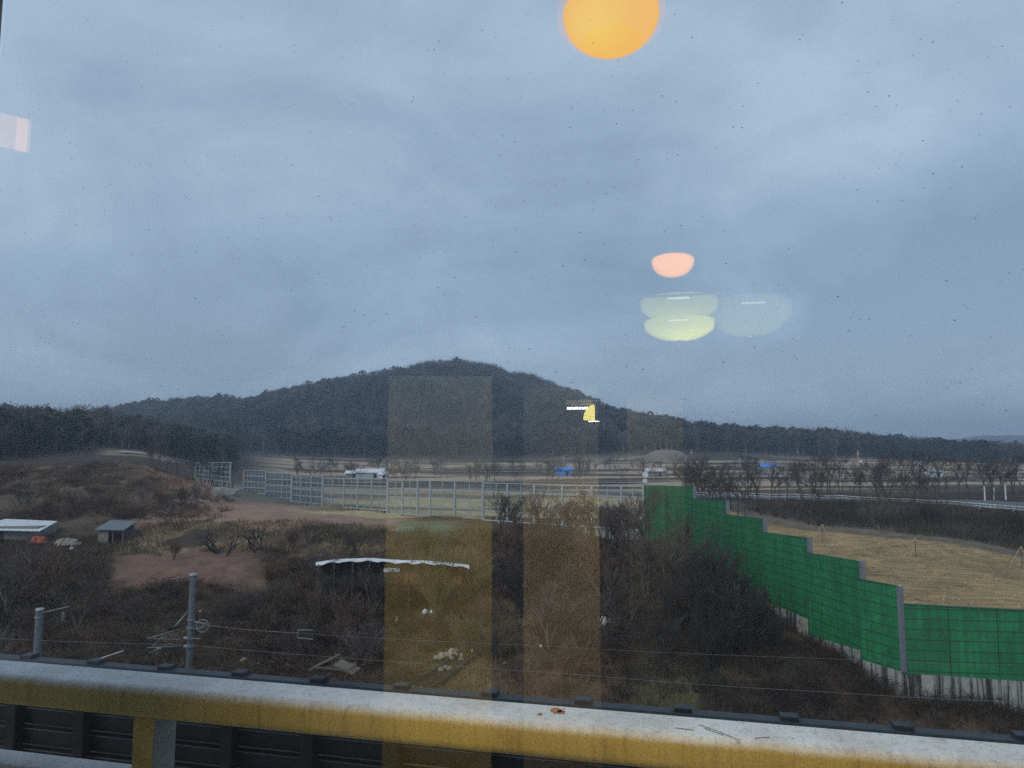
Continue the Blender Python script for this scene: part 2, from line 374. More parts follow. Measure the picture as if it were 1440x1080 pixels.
    put(sm(px, 130, 160) * sm(-px, -262, -240) * sm(D, 183, 190) * sm(-D, -226, -216), (0.24, 0.19, 0.145))
    put(sm(D, 400, 450), (0.055, 0.048, 0.042))
    return c
th = np.concatenate([np.linspace(R(-86), R(-44), 40, endpoint=False), np.linspace(R(-44), R(44), 620), np.linspace(R(44), R(86), 41)[1:]])
rr = np.concatenate([np.linspace(2.0, 44, 40, endpoint=False), np.exp(np.linspace(math.log(44), math.log(3600), 560))])
TH, RR = np.meshgrid(th, rr); gx = np.sin(TH) * RR; gy = np.cos(TH) * RR
gv = np.stack([gx, gy, hgt(gx, gy)], -1).reshape(-1, 3)
nr, nc = gx.shape; idx = np.arange(nr * nc).reshape(nr, nc)
gf = np.stack([idx[:-1, :-1], idx[:-1, 1:], idx[1:, 1:], idx[1:, :-1]], -1).reshape(-1, 4)
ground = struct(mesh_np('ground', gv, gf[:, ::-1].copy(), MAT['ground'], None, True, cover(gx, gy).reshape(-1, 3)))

# ------------------------------------------------------------------ vegetation builders
def rot_rows(a):
    c, s = np.cos(a), np.sin(a); return c, s
def scatter_templates(tmpl, pos, scale, rz, tint, kinds, name, mat):
    """tmpl: list of (verts, tris, base colour per vertex); joins a copy at each position into one mesh (for masses nobody could count)"""
    V = []; Fc = []; C = []; off = 0
    for k, (tv, tf, tcol) in enumerate(tmpl):
        sel = np.where(kinds == k)[0]
        if not len(sel): continue
        c, s = rot_rows(rz[sel]); sc = scale[sel]
        x = tv[None, :, 0] * c[:, None] - tv[None, :, 1] * s[:, None]; y = tv[None, :, 0] * s[:, None] + tv[None, :, 1] * c[:, None]
        v = np.stack([x * sc[:, None, 0], y * sc[:, None, 0], tv[None, :, 2] * sc[:, None, 1]], -1) + pos[sel][:, None, :]
        n = len(tv); f = tf[None] + (np.arange(len(sel)) * n)[:, None, None] + off
        V.append(v.reshape(-1, 3)); Fc.append(f.reshape(-1, 3)); off += n * len(sel)
        C.append((tcol[None] * tint[sel][:, None, :]).reshape(-1, 3))
    return mesh_np(name, np.concatenate(V), np.concatenate(Fc), mat, None, False, np.concatenate(C))
def slivers(p0, p1, w, r=rng):
    """thin triangles from p0 (width w) to p1"""
    d = p1 - p0; side = np.cross(d, r.normal(size=d.shape)); side /= np.linalg.norm(side, axis=1)[:, None] + 1e-9
    v = np.stack([p0 - side * w[:, None] / 2, p0 + side * w[:, None] / 2, p1], 1).reshape(-1, 3)
    return v, np.arange(len(p0) * 3).reshape(-1, 3)
def far_bare(seed, n=46, wd=0.019):
    r = np.random.default_rng(seed)
    base = np.zeros((3, 3)); top = np.array([[0.02, 0, 0.6], [0.05, 0.03, 0.5], [-0.03, 0.02, 0.45]])
    p0 = [base]; p1 = [top]; w = [np.full(3, 0.05)]
    z = r.uniform(0.25, 0.62, n); a = r.uniform(0, 2 * math.pi, n); ln = r.uniform(0.2, 0.42, n); tilt = r.uniform(0.15, 0.95, n)
    s = np.stack([0.05 * np.cos(a), 0.05 * np.sin(a), z], 1)
    t = s + np.stack([np.cos(a) * np.sin(tilt) * ln, np.sin(a) * np.sin(tilt) * ln, np.cos(tilt) * ln], 1)
    p0.append(s); p1.append(t); w.append(np.full(n, wd))
    m = n * 2; k = r.integers(0, n, m); q = r.uniform(0.3, 1, m)[:, None]; s2 = s[k] * (1 - q) + t[k] * q
    t2 = s2 + r.normal(size=(m, 3)) * 0.06 + np.array([0, 0, 0.07]); p0.append(s2); p1.append(t2); w.append(np.full(m, wd * 0.6))
    v, f = slivers(np.concatenate(p0), np.concatenate(p1), np.concatenate(w), r)
    c = np.empty((len(v), 3)); c[:] = (0.135, 0.112, 0.098); c[:9] *= 1.7; return v, f, c
def far_pine(seed, n=75):
    r = np.random.default_rng(seed); p = r.normal(size=(n, 3)); p /= np.linalg.norm(p, axis=1)[:, None]
    zz = r.uniform(0, 1, n); rad = 0.27 * np.sqrt(1 - zz ** 1.5) * r.uniform(0.5, 1.05, n) + 0.03; a = r.uniform(0, 2 * math.pi, n)
    c0 = np.stack([rad * np.cos(a), rad * np.sin(a), 0.28 + 0.72 * zz], 1)
    q = r.normal(size=(n, 3, 3)) * np.array([0.075, 0.075, 0.045]); v = (c0[:, None] + q).reshape(-1, 3)
    tv, tf = slivers(np.zeros((2, 3)), np.array([[0, 0, 0.8], [0.02, 0, 0.7]]), np.array([0.05, 0.05]), r)
    f = np.arange(len(v)).reshape(-1, 3)
    sh = r.uniform(0.7, 1.3, n).repeat(3)[:, None]
    c = np.array([[0.032, 0.050, 0.036]]) * sh
    return np.concatenate([v, tv]), np.concatenate([f, tf + len(v)]), np.concatenate([c, np.full((len(tv), 3), 0.07)])
def spread(n, px0, px1, d0, d1, keep=None, r=rng):
    """random ground points over a sector, even by area"""
    D = np.sqrt(r.uniform(d0 ** 2, d1 ** 2, n)); px = r.uniform(px0, px1, n); X = (px - 720) / 1000 * D
    if keep is not None:
        k = keep(px, D, X); X, D, px = X[k], D[k], px[k]
    return np.stack([X, D, hgt(X, D)], 1), px, D

tm = [far_bare(1), far_bare(2), far_bare(3), far_pine(4), far_pine(5), far_pine(6)]
def forest(n, px0, px1, d0, d1, name, label, h0, h1, pinef, keep=None):
    pos, px, D = spread(n, px0, px1, d0, d1, keep)
    m = len(pos); pn = fbm(pos[:, 0] / 55, pos[:, 1] / 55, 3)
    pine = rng.random(m) < np.clip(pinef(px, D, pos) + pn * 1.2, 0.03, 0.97)
    kinds = np.where(pine, rng.integers(3, 6, m), rng.integers(0, 3, m))
    hh = rng.uniform(h0, h1, m) * np.where(pine, 0.92, 1.08) * (1 + 0.9 * fbm(pos[:, 0] / 22, pos[:, 1] / 22, 3))
    sc = np.stack([hh * rng.uniform(0.8, 1.15, m), hh], 1); pos[:, 2] -= 0.4
    tint = rng.uniform(0.6, 1.5, (m, 1)) * (1 + 2.2 * fbm(pos[:, 0] / 45 + 5, pos[:, 1] / 45, 3))[:, None].clip(-0.5, 0.9) * rng.uniform(0.92, 1.08, (m, 3))
    o = scatter_templates(tm, pos, sc, rng.uniform(0, 6.28, m), tint, kinds, name, MAT['far_veg'])
    return tag(o, label, 'woodland', None, 'stuff')
ridge_bare = lambda px, D, pos: np.where((D > 800) & (px > 590) & (px < 790), 0.0, np.where(px > 700, 0.65, 0.5))
forest(11500, -60, 960, 440, 900, 'hillside_forest', 'dark mixed forest covering the long hill behind the valley', 10, 17, ridge_bare)
forest(700, 585, 800, 838, 905, 'ridge_wood', 'fringe of tall bare trees along the summit ridge of the hill', 12, 17, lambda px, D, p: -2 + 0 * px)
forest(5200, 820, 1560, 440, 640, 'plain_forest', 'dark tree belt running low along the horizon on the right', 8, 15, lambda px, D, p: 0.62 + 0 * px)
forest(3200, -200, 330, 162, 430, 'hillock_forest', 'dark wood on the rising ground at the left edge', 9, 13, lambda px, D, p: 0.35 + 0 * px, lambda px, D, X: ((px < 135) & (D > 165 + 0.25 * px)) | ((px < 240) & (D > 232)) | (D > 262))

# bare trees with real branching
def branch_segs(seed, h, stems=1, depth=5, spread_=0.5, up=0.35, r0=None, kids=3, tw=0.007, lean=0.1):
    r = random.Random(seed); segs = []
    r0 = r0 or h * 0.018
    def grow(p, d, ln, rad, lv):
        q = p; n = 3 if lv < 2 else 2; sub = ln / n; pts = [q]
        for i in range(n):
            d = (d + Vector((r.gauss(0, 0.11), r.gauss(0, 0.11), r.gauss(0, 0.08) + up * 0.12))).normalized()
            q2 = q + d * sub; ra = max(tw, rad * (1 - 0.25 * i / n)); rb = max(tw * 0.8, rad * (1 - 0.25 * (i + 1) / n) * 0.95)
            segs.append((q.copy(), q2.copy(), ra, rb, lv)); q = q2; pts.append(q.copy())
            if lv < depth - 1 and i > 0 or (lv and i == 0 and r.random() < 0.5 and lv < depth - 1):
                side(q, d, ln, rad, lv)
        if lv < depth - 1:
            for _ in range(kids - 1): side(q, d, ln, rad, lv)
    def side(q, d, ln, rad, lv):
        a = r.uniform(0, 6.283); ax = d.orthogonal().normalized(); ax = Matrix.Rotation(a, 3, d) @ ax
        nd = (d + ax * r.uniform(spread_ * 0.6, spread_ * 1.5)).normalized()
        grow(q, nd, ln * r.uniform(0.52, 0.8), rad * 0.58, lv + 1)
    for s in range(stems):
        a = r.uniform(0, 6.283); l_ = lean * (1 if stems == 1 else r.uniform(0.8, 4.0))
        d = Vector((math.cos(a) * l_, math.sin(a) * l_, 1)).normalized()
        grow(Vector((math.cos(a) * 0.004 * stems, math.sin(a) * 0.004 * stems, -0.25)), d, h * r.uniform(0.3, 0.4), r0 * r.uniform(0.7, 1.1), 0)
    zt = max(s[1].z for s in segs); k = h / zt
    return [(a * k, b * k, c, d, e) for a, b, c, d, e in segs]
def segs_mesh(segs, n):
    P0 = np.array([s[0] for s in segs]); P1 = np.array([s[1] for s in segs]); ra = np.array([s[2] for s in segs]); rb = np.array([s[3] for s in segs])
    d = P1 - P0; d /= np.linalg.norm(d, axis=1)[:, None] + 1e-9
    ref = np.where(np.abs(d[:, 2:3]) < 0.9, np.array([[0, 0, 1.0]]), np.array([[1.0, 0, 0]])); a = np.cross(d, ref); a /= np.linalg.norm(a, axis=1)[:, None]; b = np.cross(d, a)
    t = np.arange(n) * 2 * math.pi / n
    ring = a[:, None] * np.cos(t)[None, :, None] + b[:, None] * np.sin(t)[None, :, None]
    v = np.concatenate([P0[:, None] + ring * ra[:, None, None], P1[:, None] + ring * rb[:, None, None]], 1)
    f1 = np.array([[k, (k + 1) % n, (k + 1) % n + n, k + n] for k in range(n)])
    f = (f1[None] + (np.arange(len(segs)) * 2 * n)[:, None, None]).reshape(-1, 4)
    return v.reshape(-1, 3), f
def tree_proto(kind, seed, h, trunk_mat, crown_mat, cut=1, **kw):
    segs = branch_segs(seed, h, **kw); tr = [s for s in segs if s[4] <= cut]; cr_ = [s for s in segs if s[4] > cut]
    root = bpy.data.objects.new(kind, None); root.empty_display_size = 0.3
    v, f = segs_mesh(tr, 6); t = mesh_np('trunk', v, f, trunk_mat, root, True)
    v, f = segs_mesh(cr_, 3); c = mesh_np('crown', v, f, crown_mat, root)
    COL.objects.unlink(t); COL.objects.unlink(c)
    return root, t, c
def place_tree(proto, loc, s, rz, label, cat='tree', group=None, sz=None):
    root, t, c = proto
    o = root.copy(); COL.objects.link(o); o.location = loc; o.rotation_euler = (0, 0, rz); o.scale = (s, s, sz or s)
    for ch in (t, c):
        k = ch.copy(); COL.objects.link(k); k.parent = o
    return tag(o, label, cat, group)
def flat_proto(kind, seed, h, mat, **kw):
    v, f = segs_mesh(branch_segs(seed, h, **kw), 3); o = mesh_np(kind, v, f, mat); COL.objects.unlink(o); return o
T_tall = [tree_proto('bare_tree', 11 + i, 8.0, MAT['bark'], MAT['twig'], stems=1, depth=6, spread_=0.48, kids=3, tw=0.013) for i in range(3)]
T_thick = [tree_proto('bare_tree', 31 + i, 6.0, MAT['bark_grey' if i == 1 else 'bark'], MAT['bark_grey' if i == 1 else 'twig'], stems=3, depth=5, spread_=0.42, kids=3, tw=0.015, r0=0.14) for i in range(3)]
T_shrub = [tree_proto('bare_shrub', 51 + i, 3.4, MAT['bark'], MAT['bark_grey' if i == 2 else 'twig'], stems=9, depth=4, spread_=0.40, kids=3, r0=0.03, tw=0.010, lean=0.16) for i in range(3)]
MAT['twig_dark'] = mottled('black_twigs', (0.024, 0.021, 0.020), (0.055, 0.046, 0.042), 2)
T_dark = [tree_proto('bare_shrub', 151 + i, 3.4, MAT['twig_dark'], MAT['twig_dark'], stems=11, depth=4, spread_=0.30, kids=3, r0=0.035, tw=0.012, lean=0.10) for i in range(3)]
T_red = [tree_proto('bare_shrub', 61 + i, 3.4, MAT['twig_red'], MAT['twig_red'], stems=9, depth=4, spread_=0.38, kids=3, r0=0.040, tw=0.015, lean=0.15) for i in range(2)]
T_olive = [tree_proto('bare_shrub', 71 + i, 4.6, MAT['twig_olive'], MAT['twig_olive'], stems=14, depth=4, spread_=0.26, kids=3, r0=0.035, tw=0.014, lean=0.16) for i in range(2)]
T_prune = [tree_proto('fruit_tree', 81 + i, 2.6, MAT['dark'], MAT['bark'], cut=2, stems=3, depth=4, spread_=0.9, kids=2, up=0.5, r0=0.13, tw=0.018, lean=0.5) for i in range(2)]
F_tree = [flat_proto('roadside_tree', 91 + i, 7.0, MAT['bark'], stems=1, depth=5, spread_=0.5, kids=3, tw=0.022) for i in range(4)]
F_gtree = [flat_proto('orchard_tree', 95 + i, 4.5, MAT['bark_grey'], stems=2, depth=4, spread_=0.55, kids=3, tw=0.022) for i in range(3)]

# (px, D, proto list, scale, label)
near = [
 (92, 60, T_red, 1.5, 'tall reddish bare shrub standing left of the lean-to shed on the slope'),
 (30, 58, T_thick, 0.75, 'dark many-stemmed bare tree at the left edge below the white roofed shed'),
 (128, 56, T_thick, 0.75, 'bare tree with spreading stems in front of the lean-to shed'),
 (-30, 55, T_thick, 1.1, 'bare tree cut by the left edge of the view above the short mast'),
 (66, 54, T_shrub, 0.9, 'tangled bare shrub right behind the short mast'),
 (8, 50, T_shrub, 1.1, 'low bare thicket bush at the foot of the slope on the far left'),
 (476, 62, T_thick, 0.95, 'bare tree on the left end of the shack with the white roof sheet'),
 (500, 66, T_tall, 0.8, 'slender bare tree behind the left part of the long white roof sheet'),
 (452, 65, T_shrub, 1.2, 'bushy bare shrub just left of the long white roof sheet'),
 (528, 60, T_thick, 0.8, 'bare tree beside the middle of the long white roof sheet'),
 (585, 64, T_olive, 1.1, 'broom-like olive shrub behind the brown shack'),
 (620, 60, T_olive, 1.35, 'biggest broom-like olive shrub above the right end of the white roof sheet'),
 (655, 62, T_olive, 1.2, 'olive brown shrub fanning out at the right end of the white roof sheet'),
 (600, 72, T_olive, 1.0, 'olive shrub on the crest near the green patch of grass'),
 (688, 68, T_olive, 1.1, 'olive shrub on the crest in front of the last framed barrier bay'),
 (725, 72, T_tall, 0.72, 'dark bare tree rising past the barrier top at its first forked trunk'),
 (752, 68, T_tall, 0.88, 'tall bare tree crossing the clear barrier left of the blue roof'),
 (782, 66, T_thick, 1.15, 'wide bare tree with many stems in front of the clear barrier'),
 (735, 58, T_dark, 1.4, 'dark tangled shrub below the forked bare trees'),
 (770, 54, T_thick, 0.8, 'bare tree low on the slope above the grey rubble'),
 (815, 52, T_thick, 0.85, 'spreading bare tree at the bottom of the slope near the window edge'),
 (845, 66, T_tall, 0.85, 'bare tree in front of the plain stretch of clear barrier'),
 (875, 64, T_tall, 0.95, 'tall bare tree just left of the green wall'),
 (872, 55, T_thick, 0.95, 'dark bare tree above the white bag on the slope'),
 (903, 60, T_thick, 1.15, 'bare tree overlapping the left end of the green wall'),
 (935, 58, T_tall, 0.85, 'bare tree in front of the first green wall bay'),
 (960, 57, T_dark, 1.7, 'tall shrub against the second green wall bay'),
 (985, 54, T_dark, 1.5, 'dark shrub against the third green wall bay'),
 (1012, 53, T_dark, 1.55, 'pointed dark shrub against the fourth green wall bay'),
 (1036, 52, T_dark, 1.45, 'rightmost dark shrub hiding the foot of the green wall'),
 (1058, 52, T_dark, 0.9, 'small shrub at the start of the streaked concrete base'),
 (925, 50, T_dark, 1.2, 'low dark bush on the slope under the green wall'),
 (985, 50, T_dark, 1.0, 'low dark bush right of the grassy olive strip'),
 (690, 52, T_shrub, 0.9, 'bare shrub at the upper end of the dark ditch'),
 (655, 53, T_olive, 0.7, 'small olive shrub beside the heap of pale stones'),
 (255, 72, T_red, 0.6, 'low reddish shrub on the bank under the upper field'),
 (440, 78, T_shrub, 0.9, 'bare shrub at the right end of the grassy bank'),
 (420, 76, T_red, 0.8, 'reddish shrub right of the two pruned fruit trees'),
 (235, 98, T_red, 0.9, 'reddish shrub at the right foot of the mound'),
 (262, 104, T_red, 1.0, 'reddish shrub left of the small framed barrier'),
 (285, 108, T_shrub, 0.9, 'bare shrub below the small framed barrier'),
 (210, 100, T_shrub, 0.9, 'bare shrub in the hollow of the mound'),
 (120, 92, T_red, 1.1, 'rusty red shrub above the lean-to shed'),
 (75, 90, T_red, 1.1, 'rusty red shrub above the orange heap'),
 (155, 93, T_red, 0.9, 'rusty red shrub up the mound right of the lean-to shed'),
 (40, 96, T_shrub, 1.0, 'bare shrub on the left flank of the mound'),
 (325, 56, T_shrub, 0.8, 'low bush on the slope right of the tall mast'),
 (385, 55, T_red, 0.8, 'rust brown bush on the slope midway between tall mast and shack'),
 (430, 53, T_shrub, 0.9, 'bush on the slope above the cardboard on the fence'),
 (490, 54, T_red, 0.9, 'rust brown bush under the left part of the shack'),
 (520, 51, T_shrub, 1.0, 'dark bush low on the slope left of the yellow tinted strip'),
 (205, 56, T_shrub, 0.8, 'low bush left of the tall mast'),
 (350, 57, T_shrub, 0.9, 'bush at the front edge of the lower field'),
 (948, 64, T_thick, 1.2, 'bare tree rising between the first and second green wall bays'),
 (972, 60, T_thick, 1.0, 'bare tree rising in front of the third green wall bay'),
 (998, 58, T_dark, 1.9, 'dense dark shrub between the third and fourth green wall bays'),
 (1022, 56, T_dark, 1.6, 'dense dark shrub low against the fourth green wall bay'),
 (1046, 55, T_dark, 1.15, 'dense dark shrub where the concrete base comes into view'),
 (968, 55, T_dark, 1.7, 'wide dark shrub below the third green wall bay'),
 (940, 54, T_dark, 1.5, 'wide dark shrub below the second green wall bay'),
 (1004, 51, T_dark, 1.3, 'dark shrub on the slope below the pointed shrub'),
 (905, 68, T_tall, 1.0, 'slim bare tree standing exactly where clear barrier meets green wall'),
 (830, 70, T_tall, 0.9, 'slim bare tree in front of the last clear barrier bays'),
 (800, 72, T_thick, 1.0, 'leaning bare tree in front of the clear barrier right of the blue stall'),
 (705, 74, T_tall, 0.75, 'thin bare tree right of the tallest barrier post'),
 (862, 74, T_thick, 0.9, 'bare tree close to the foot of the clear barrier end'),
 (760, 63, T_dark, 1.6, 'dark reddish thicket shrub left of the pale broken twigs'),
 (720, 65, T_red, 1.6, 'reddish thicket shrub under the forked bare trees'),
 (835, 62, T_red, 1.3, 'reddish shrub on the slope under the slim bare tree'),
 (800, 60, T_shrub, 1.2, 'grey shrub in the middle of the slope right of the thicket'),
 (60, 66, T_thick, 0.55, 'bare tree with raised stems in front of the orange heap'),
 (150, 62, T_red, 0.9, 'reddish bare shrub in front of the lean-to shed'),
 (-14, 64, T_thick, 0.8, 'bare tree in front of the white roofed shed at the very edge'),
 (455, 57, T_red, 1.1, 'rusty bush under the left end of the shack roof'),
 (510, 56, T_red, 1.1, 'rusty bush under the middle of the shack'),
 (395, 59, T_shrub, 1.0, 'dense dark bush at the right end of the lower field'),
]
for i, (px, D, pr, s, lab) in enumerate(near):
    p = pr[i % len(pr)]
    place_tree(p, G(px, D), s, i * 1.37, lab, 'shrub' if pr in (T_dark, T_shrub, T_red, T_olive) else 'tree')
place_tree(T_prune[0], G(325, 74.5), 1.25, 0.4, 'pruned black fruit tree with raised limbs, left of two below the bank', 'tree')
place_tree(T_prune[1], G(372, 75), 1.05, 2.0, 'pruned black fruit tree with flat spreading limbs, right of two below the bank', 'tree')
def flats(protos, pts, label, cat, group, s0, s1):
    for i, (px, D) in enumerate(pts):
        o = protos[i % len(protos)].copy(); COL.objects.link(o); o.location = G(px, D)
        s = random.uniform(s0, s1); o.scale = (s, s, s * random.uniform(0.9, 1.1)); o.rotation_euler = (0, 0, random.uniform(0, 6.28)); tag(o, label, cat, group)
flats(F_tree, [(random.uniform(955, 1480), random.uniform(121, 152)) for _ in range(80)], 'leafless brown tree in the row behind the white roadside rail', 'tree', 'trees behind the white roadside rail', 0.7, 1.25)
flats(F_gtree, [(random.uniform(420, 960), random.uniform(205, 330)) for _ in range(105)], 'small bare grey tree on the plain beyond the clear barrier', 'tree', 'trees on the plain beyond the clear barrier', 0.9, 1.6)
flats(F_gtree, [(random.uniform(960, 1500), random.uniform(190, 300)) for _ in range(26)], 'small bare grey tree among the far fields on the right', 'tree', 'trees among the far fields', 0.8, 1.4)
flats(F_tree, [(-20 + 7.5 * i + random.uniform(-4, 4), random.uniform(225, 262)) for i in range(24)], 'leafless tree standing out on the skyline at the left', 'tree', 'skyline trees at the left', 1.5, 1.95)
flats(F_tree, [(random.uniform(215, 335), random.uniform(140, 175)) for _ in range(16)], 'thin leafless tree behind the small framed barrier', 'tree', 'trees behind the small framed barrier', 0.6, 0.9)

# undergrowth and dead grass: masses
def blades(n, px0, px1, d0, d1, h0, h1, wd, cols, keep, lean=0.5, name='dry_grass', label='', cat='grass', follow=0.0):
    pos, px, D = spread(n, px0, px1, d0, d1, keep)
    m = len(pos); a = rng.uniform(0, 6.28, m); ln = rng.uniform(h0, h1, m) * (0.6 + 1.0 * np.clip(fbm(pos[:, 0] / 3, pos[:, 1] / 3, 3) + 0.4, 0, 1)); ti = np.abs(rng.normal(0, lean, m)).clip(0, 1.35)
    d = np.stack([np.cos(a) * np.sin(ti), np.sin(a) * np.sin(ti), np.cos(ti)], 1) * ln[:, None]
    pos[:, 2] -= 0.05
    v, f = slivers(pos, pos + d, np.full(m, wd) * rng.uniform(0.6, 1.4, m))
    cl_ = np.array(cols)[rng.integers(0, len(cols), m)] * rng.uniform(0.65, 1.3, (m, 1))
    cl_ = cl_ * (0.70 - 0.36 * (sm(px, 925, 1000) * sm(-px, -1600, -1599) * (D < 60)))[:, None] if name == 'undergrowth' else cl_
    if follow:
        cv = cover(pos[:, 0], pos[:, 1]); cl_ = cl_ * (1 - follow) + follow * cv * rng.uniform(0.5, 1.7, (m, 1))
    g = (1 + 2.6 * fbm(pos[:, 0] / 6 + 77, pos[:, 1] / 6, 4) + 2.0 * fbm(pos[:, 0] / 1.6, pos[:, 1] / 1.6, 2)).clip(0.3, 2.2)[:, None]
    return tag(mesh_np(name, v, f, MAT['veg'], None, False, np.repeat(cl_ * g, 3, 0)), label, cat, None, 'stuff')
notfield = lambda px, D, X: ~((px > 165) & (px < 380) & (D > 62) & (D < 76)) & ~((px > 205) & (px < 440) & (D > 75.5) & (D < 86)) & ~((px > 200) & (px < 560) & (D > 85) & (D < 132)) & (fbm(X / 7, D / 7, 3) > -0.34)
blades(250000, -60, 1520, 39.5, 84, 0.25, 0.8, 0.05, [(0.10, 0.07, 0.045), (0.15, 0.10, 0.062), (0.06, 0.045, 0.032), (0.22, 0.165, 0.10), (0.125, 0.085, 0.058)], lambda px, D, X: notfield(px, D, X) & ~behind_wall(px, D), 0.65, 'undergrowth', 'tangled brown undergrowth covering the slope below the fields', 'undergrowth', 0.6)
blades(70000, -60, 300, 82, 150, 0.3, 0.9, 0.08, [(0.10, 0.075, 0.052), (0.15, 0.115, 0.08), (0.07, 0.052, 0.038), (0.16, 0.085, 0.06)], lambda px, D, X: fbm(X / 7, D / 7, 3) > -0.05, 0.5, 'mound_grass', 'rough brown grass and scrub on the earth mound at left', 'grass', 0.6)
fe = lambda px: 122 - (px - 1080) * 0.086
blades(90000, 1000, 1500, 46, 126, 0.10, 0.26, 0.07, [(0.42, 0.31, 0.155), (0.33, 0.24, 0.12), (0.20, 0.145, 0.08), (0.50, 0.385, 0.21)], lambda px, D, X: (D < fe(px)) & behind_wall(px, D), 0.9, 'field_grass', 'flat tan dead grass of the field behind the green wall', 'grass')
blades(70000, 960, 1500, 88, 134, 1.0, 2.6, 0.06, [(0.055, 0.046, 0.036), (0.085, 0.068, 0.05), (0.05, 0.055, 0.038), (0.10, 0.08, 0.06)], lambda px, D, X: (D > fe(px) + 3.5) & (D < fe(px) + 20) & (D < 129), 0.5, 'roadside_brush', 'dark brush on the embankment between tan field and white rail', 'undergrowth')
blades(22000, 170, 560, 75, 87, 0.3, 0.6, 0.06, [(0.34, 0.26, 0.155), (0.24, 0.18, 0.11), (0.12, 0.09, 0.06)], lambda px, D, X: fbm(X / 5, D / 5, 3) > -0.05, 0.8, 'bank_grass', 'pale dead grass hanging over the bank behind the fruit trees', 'grass')
# bramble arcs: denser clumps of thin stems
def brambles(n, px0, px1, d0, d1, hh, keep, cols, name, label, stems=46):
    pos, px, D = spread(n, px0, px1, d0, d1, keep); m = len(pos)
    c = np.repeat(pos, stems, 0); k = len(c); sc = np.repeat(rng.uniform(0.6, 1.3, m) * hh, stems)
    a = rng.uniform(0, 6.28, k); ti = rng.uniform(0.1, 1.25, k); rad = rng.uniform(0, 0.55, k) * sc
    s = c + np.stack([np.cos(a) * rad, np.sin(a) * rad, np.zeros(k) - 0.1], 1)
    mid = s + np.stack([np.cos(a) * np.sin(ti) * 0.6, np.sin(a) * np.sin(ti) * 0.6, np.cos(ti * 0.6) * 0.75], 1) * sc[:, None]
    tip = mid + np.stack([np.cos(a + 0.5) * 0.45, np.sin(a + 0.5) * 0.45, rng.uniform(-0.35, 0.45, k)], 1) * sc[:, None]
    v1, f1 = slivers(s, mid, np.full(k, 0.045)); v2, f2 = slivers(tip, mid, np.full(k, 0.02)); v3, f3 = slivers(mid, tip, np.full(k, 0.035))
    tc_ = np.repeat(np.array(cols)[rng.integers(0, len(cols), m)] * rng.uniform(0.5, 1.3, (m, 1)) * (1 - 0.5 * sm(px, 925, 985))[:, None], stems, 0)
    return tag(mesh_np(name, np.concatenate([v1, v2, v3]), np.concatenate([f1, f2 + len(v1), f3 + len(v1) + len(v2)]), MAT['veg'], None, False,
               np.concatenate([np.repeat(tc_, 3, 0)] * 3)), label, 'undergrowth', None, 'stuff')
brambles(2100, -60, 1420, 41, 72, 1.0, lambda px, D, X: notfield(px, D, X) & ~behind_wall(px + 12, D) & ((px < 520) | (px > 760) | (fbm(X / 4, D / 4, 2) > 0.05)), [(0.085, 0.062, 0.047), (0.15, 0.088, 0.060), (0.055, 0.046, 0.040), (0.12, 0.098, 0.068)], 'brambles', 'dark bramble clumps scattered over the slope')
brambles(260, -60, 330, 84, 120, 1.5, lambda px, D, X: fbm(X / 6, D / 6, 2) > 0.0, [(0.12, 0.062, 0.045), (0.085, 0.065, 0.05)], 'mound_scrub', 'reddish scrub clumps on the earth mound')

# ------------------------------------------------------------------ road and path
MAT['asphalt'] = mottled('asphalt', (0.10, 0.105, 0.11), (0.16, 0.165, 0.17), 1.2, 0.9)
MAT['dirt'] = mottled('pale_dirt', (0.24, 0.21, 0.18), (0.36, 0.32, 0.27), 1.2, 0.95)
def ribbon(name, pts, width, mat, dz=0.05, steps=14):
    pts = [Vector(p) for p in pts]; fine = []
    for a, b in zip(pts[:-1], pts[1:]): fine += [a.lerp(b, i / steps) for i in range(steps)]
    fine.append(pts[-1]); v = []; wd = width if isinstance(width, (list, tuple)) else (width, width)
    for i, p in enumerate(fine):
        d = (fine[min(i + 1, len(fine) - 1)] - fine[max(i - 1, 0)]); d.z = 0; d.normalize(); sdv = Vector((-d.y, d.x, 0))
        ww = wd[0] + (wd[1] - wd[0]) * i / (len(fine) - 1)
        for k in range(5):
            q = p + sdv * ww * (k / 4 - 0.5); q.z = hz(q.x, q.y) + dz; v.append(q)
    f = np.array([[i * 5 + k, (i + 1) * 5 + k, (i + 1) * 5 + k + 1, i * 5 + k + 1] for i in range(len(fine) - 1) for k in range(4)])
    return struct(mesh_np(name, np.array([tuple(q) for q in v]), f, mat, None, True))
def g2(px, D): x = (px - 720) / F * D; return Vector((x, D, 0))
ribbon('road', [g2(1620, 110), g2(1440, 118), g2(1264, 130), g2(1100, 140), g2(940, 150), g2(800, 166), g2(640, 180)], 8.0, MAT['asphalt'], 0.08, 16)
ribbon('path', [g2(205, 92), g2(240, 100), g2(285, 112), g2(318, 126), g2(332, 150)], (2.2, 4.0), MAT['dirt'], 0.06)

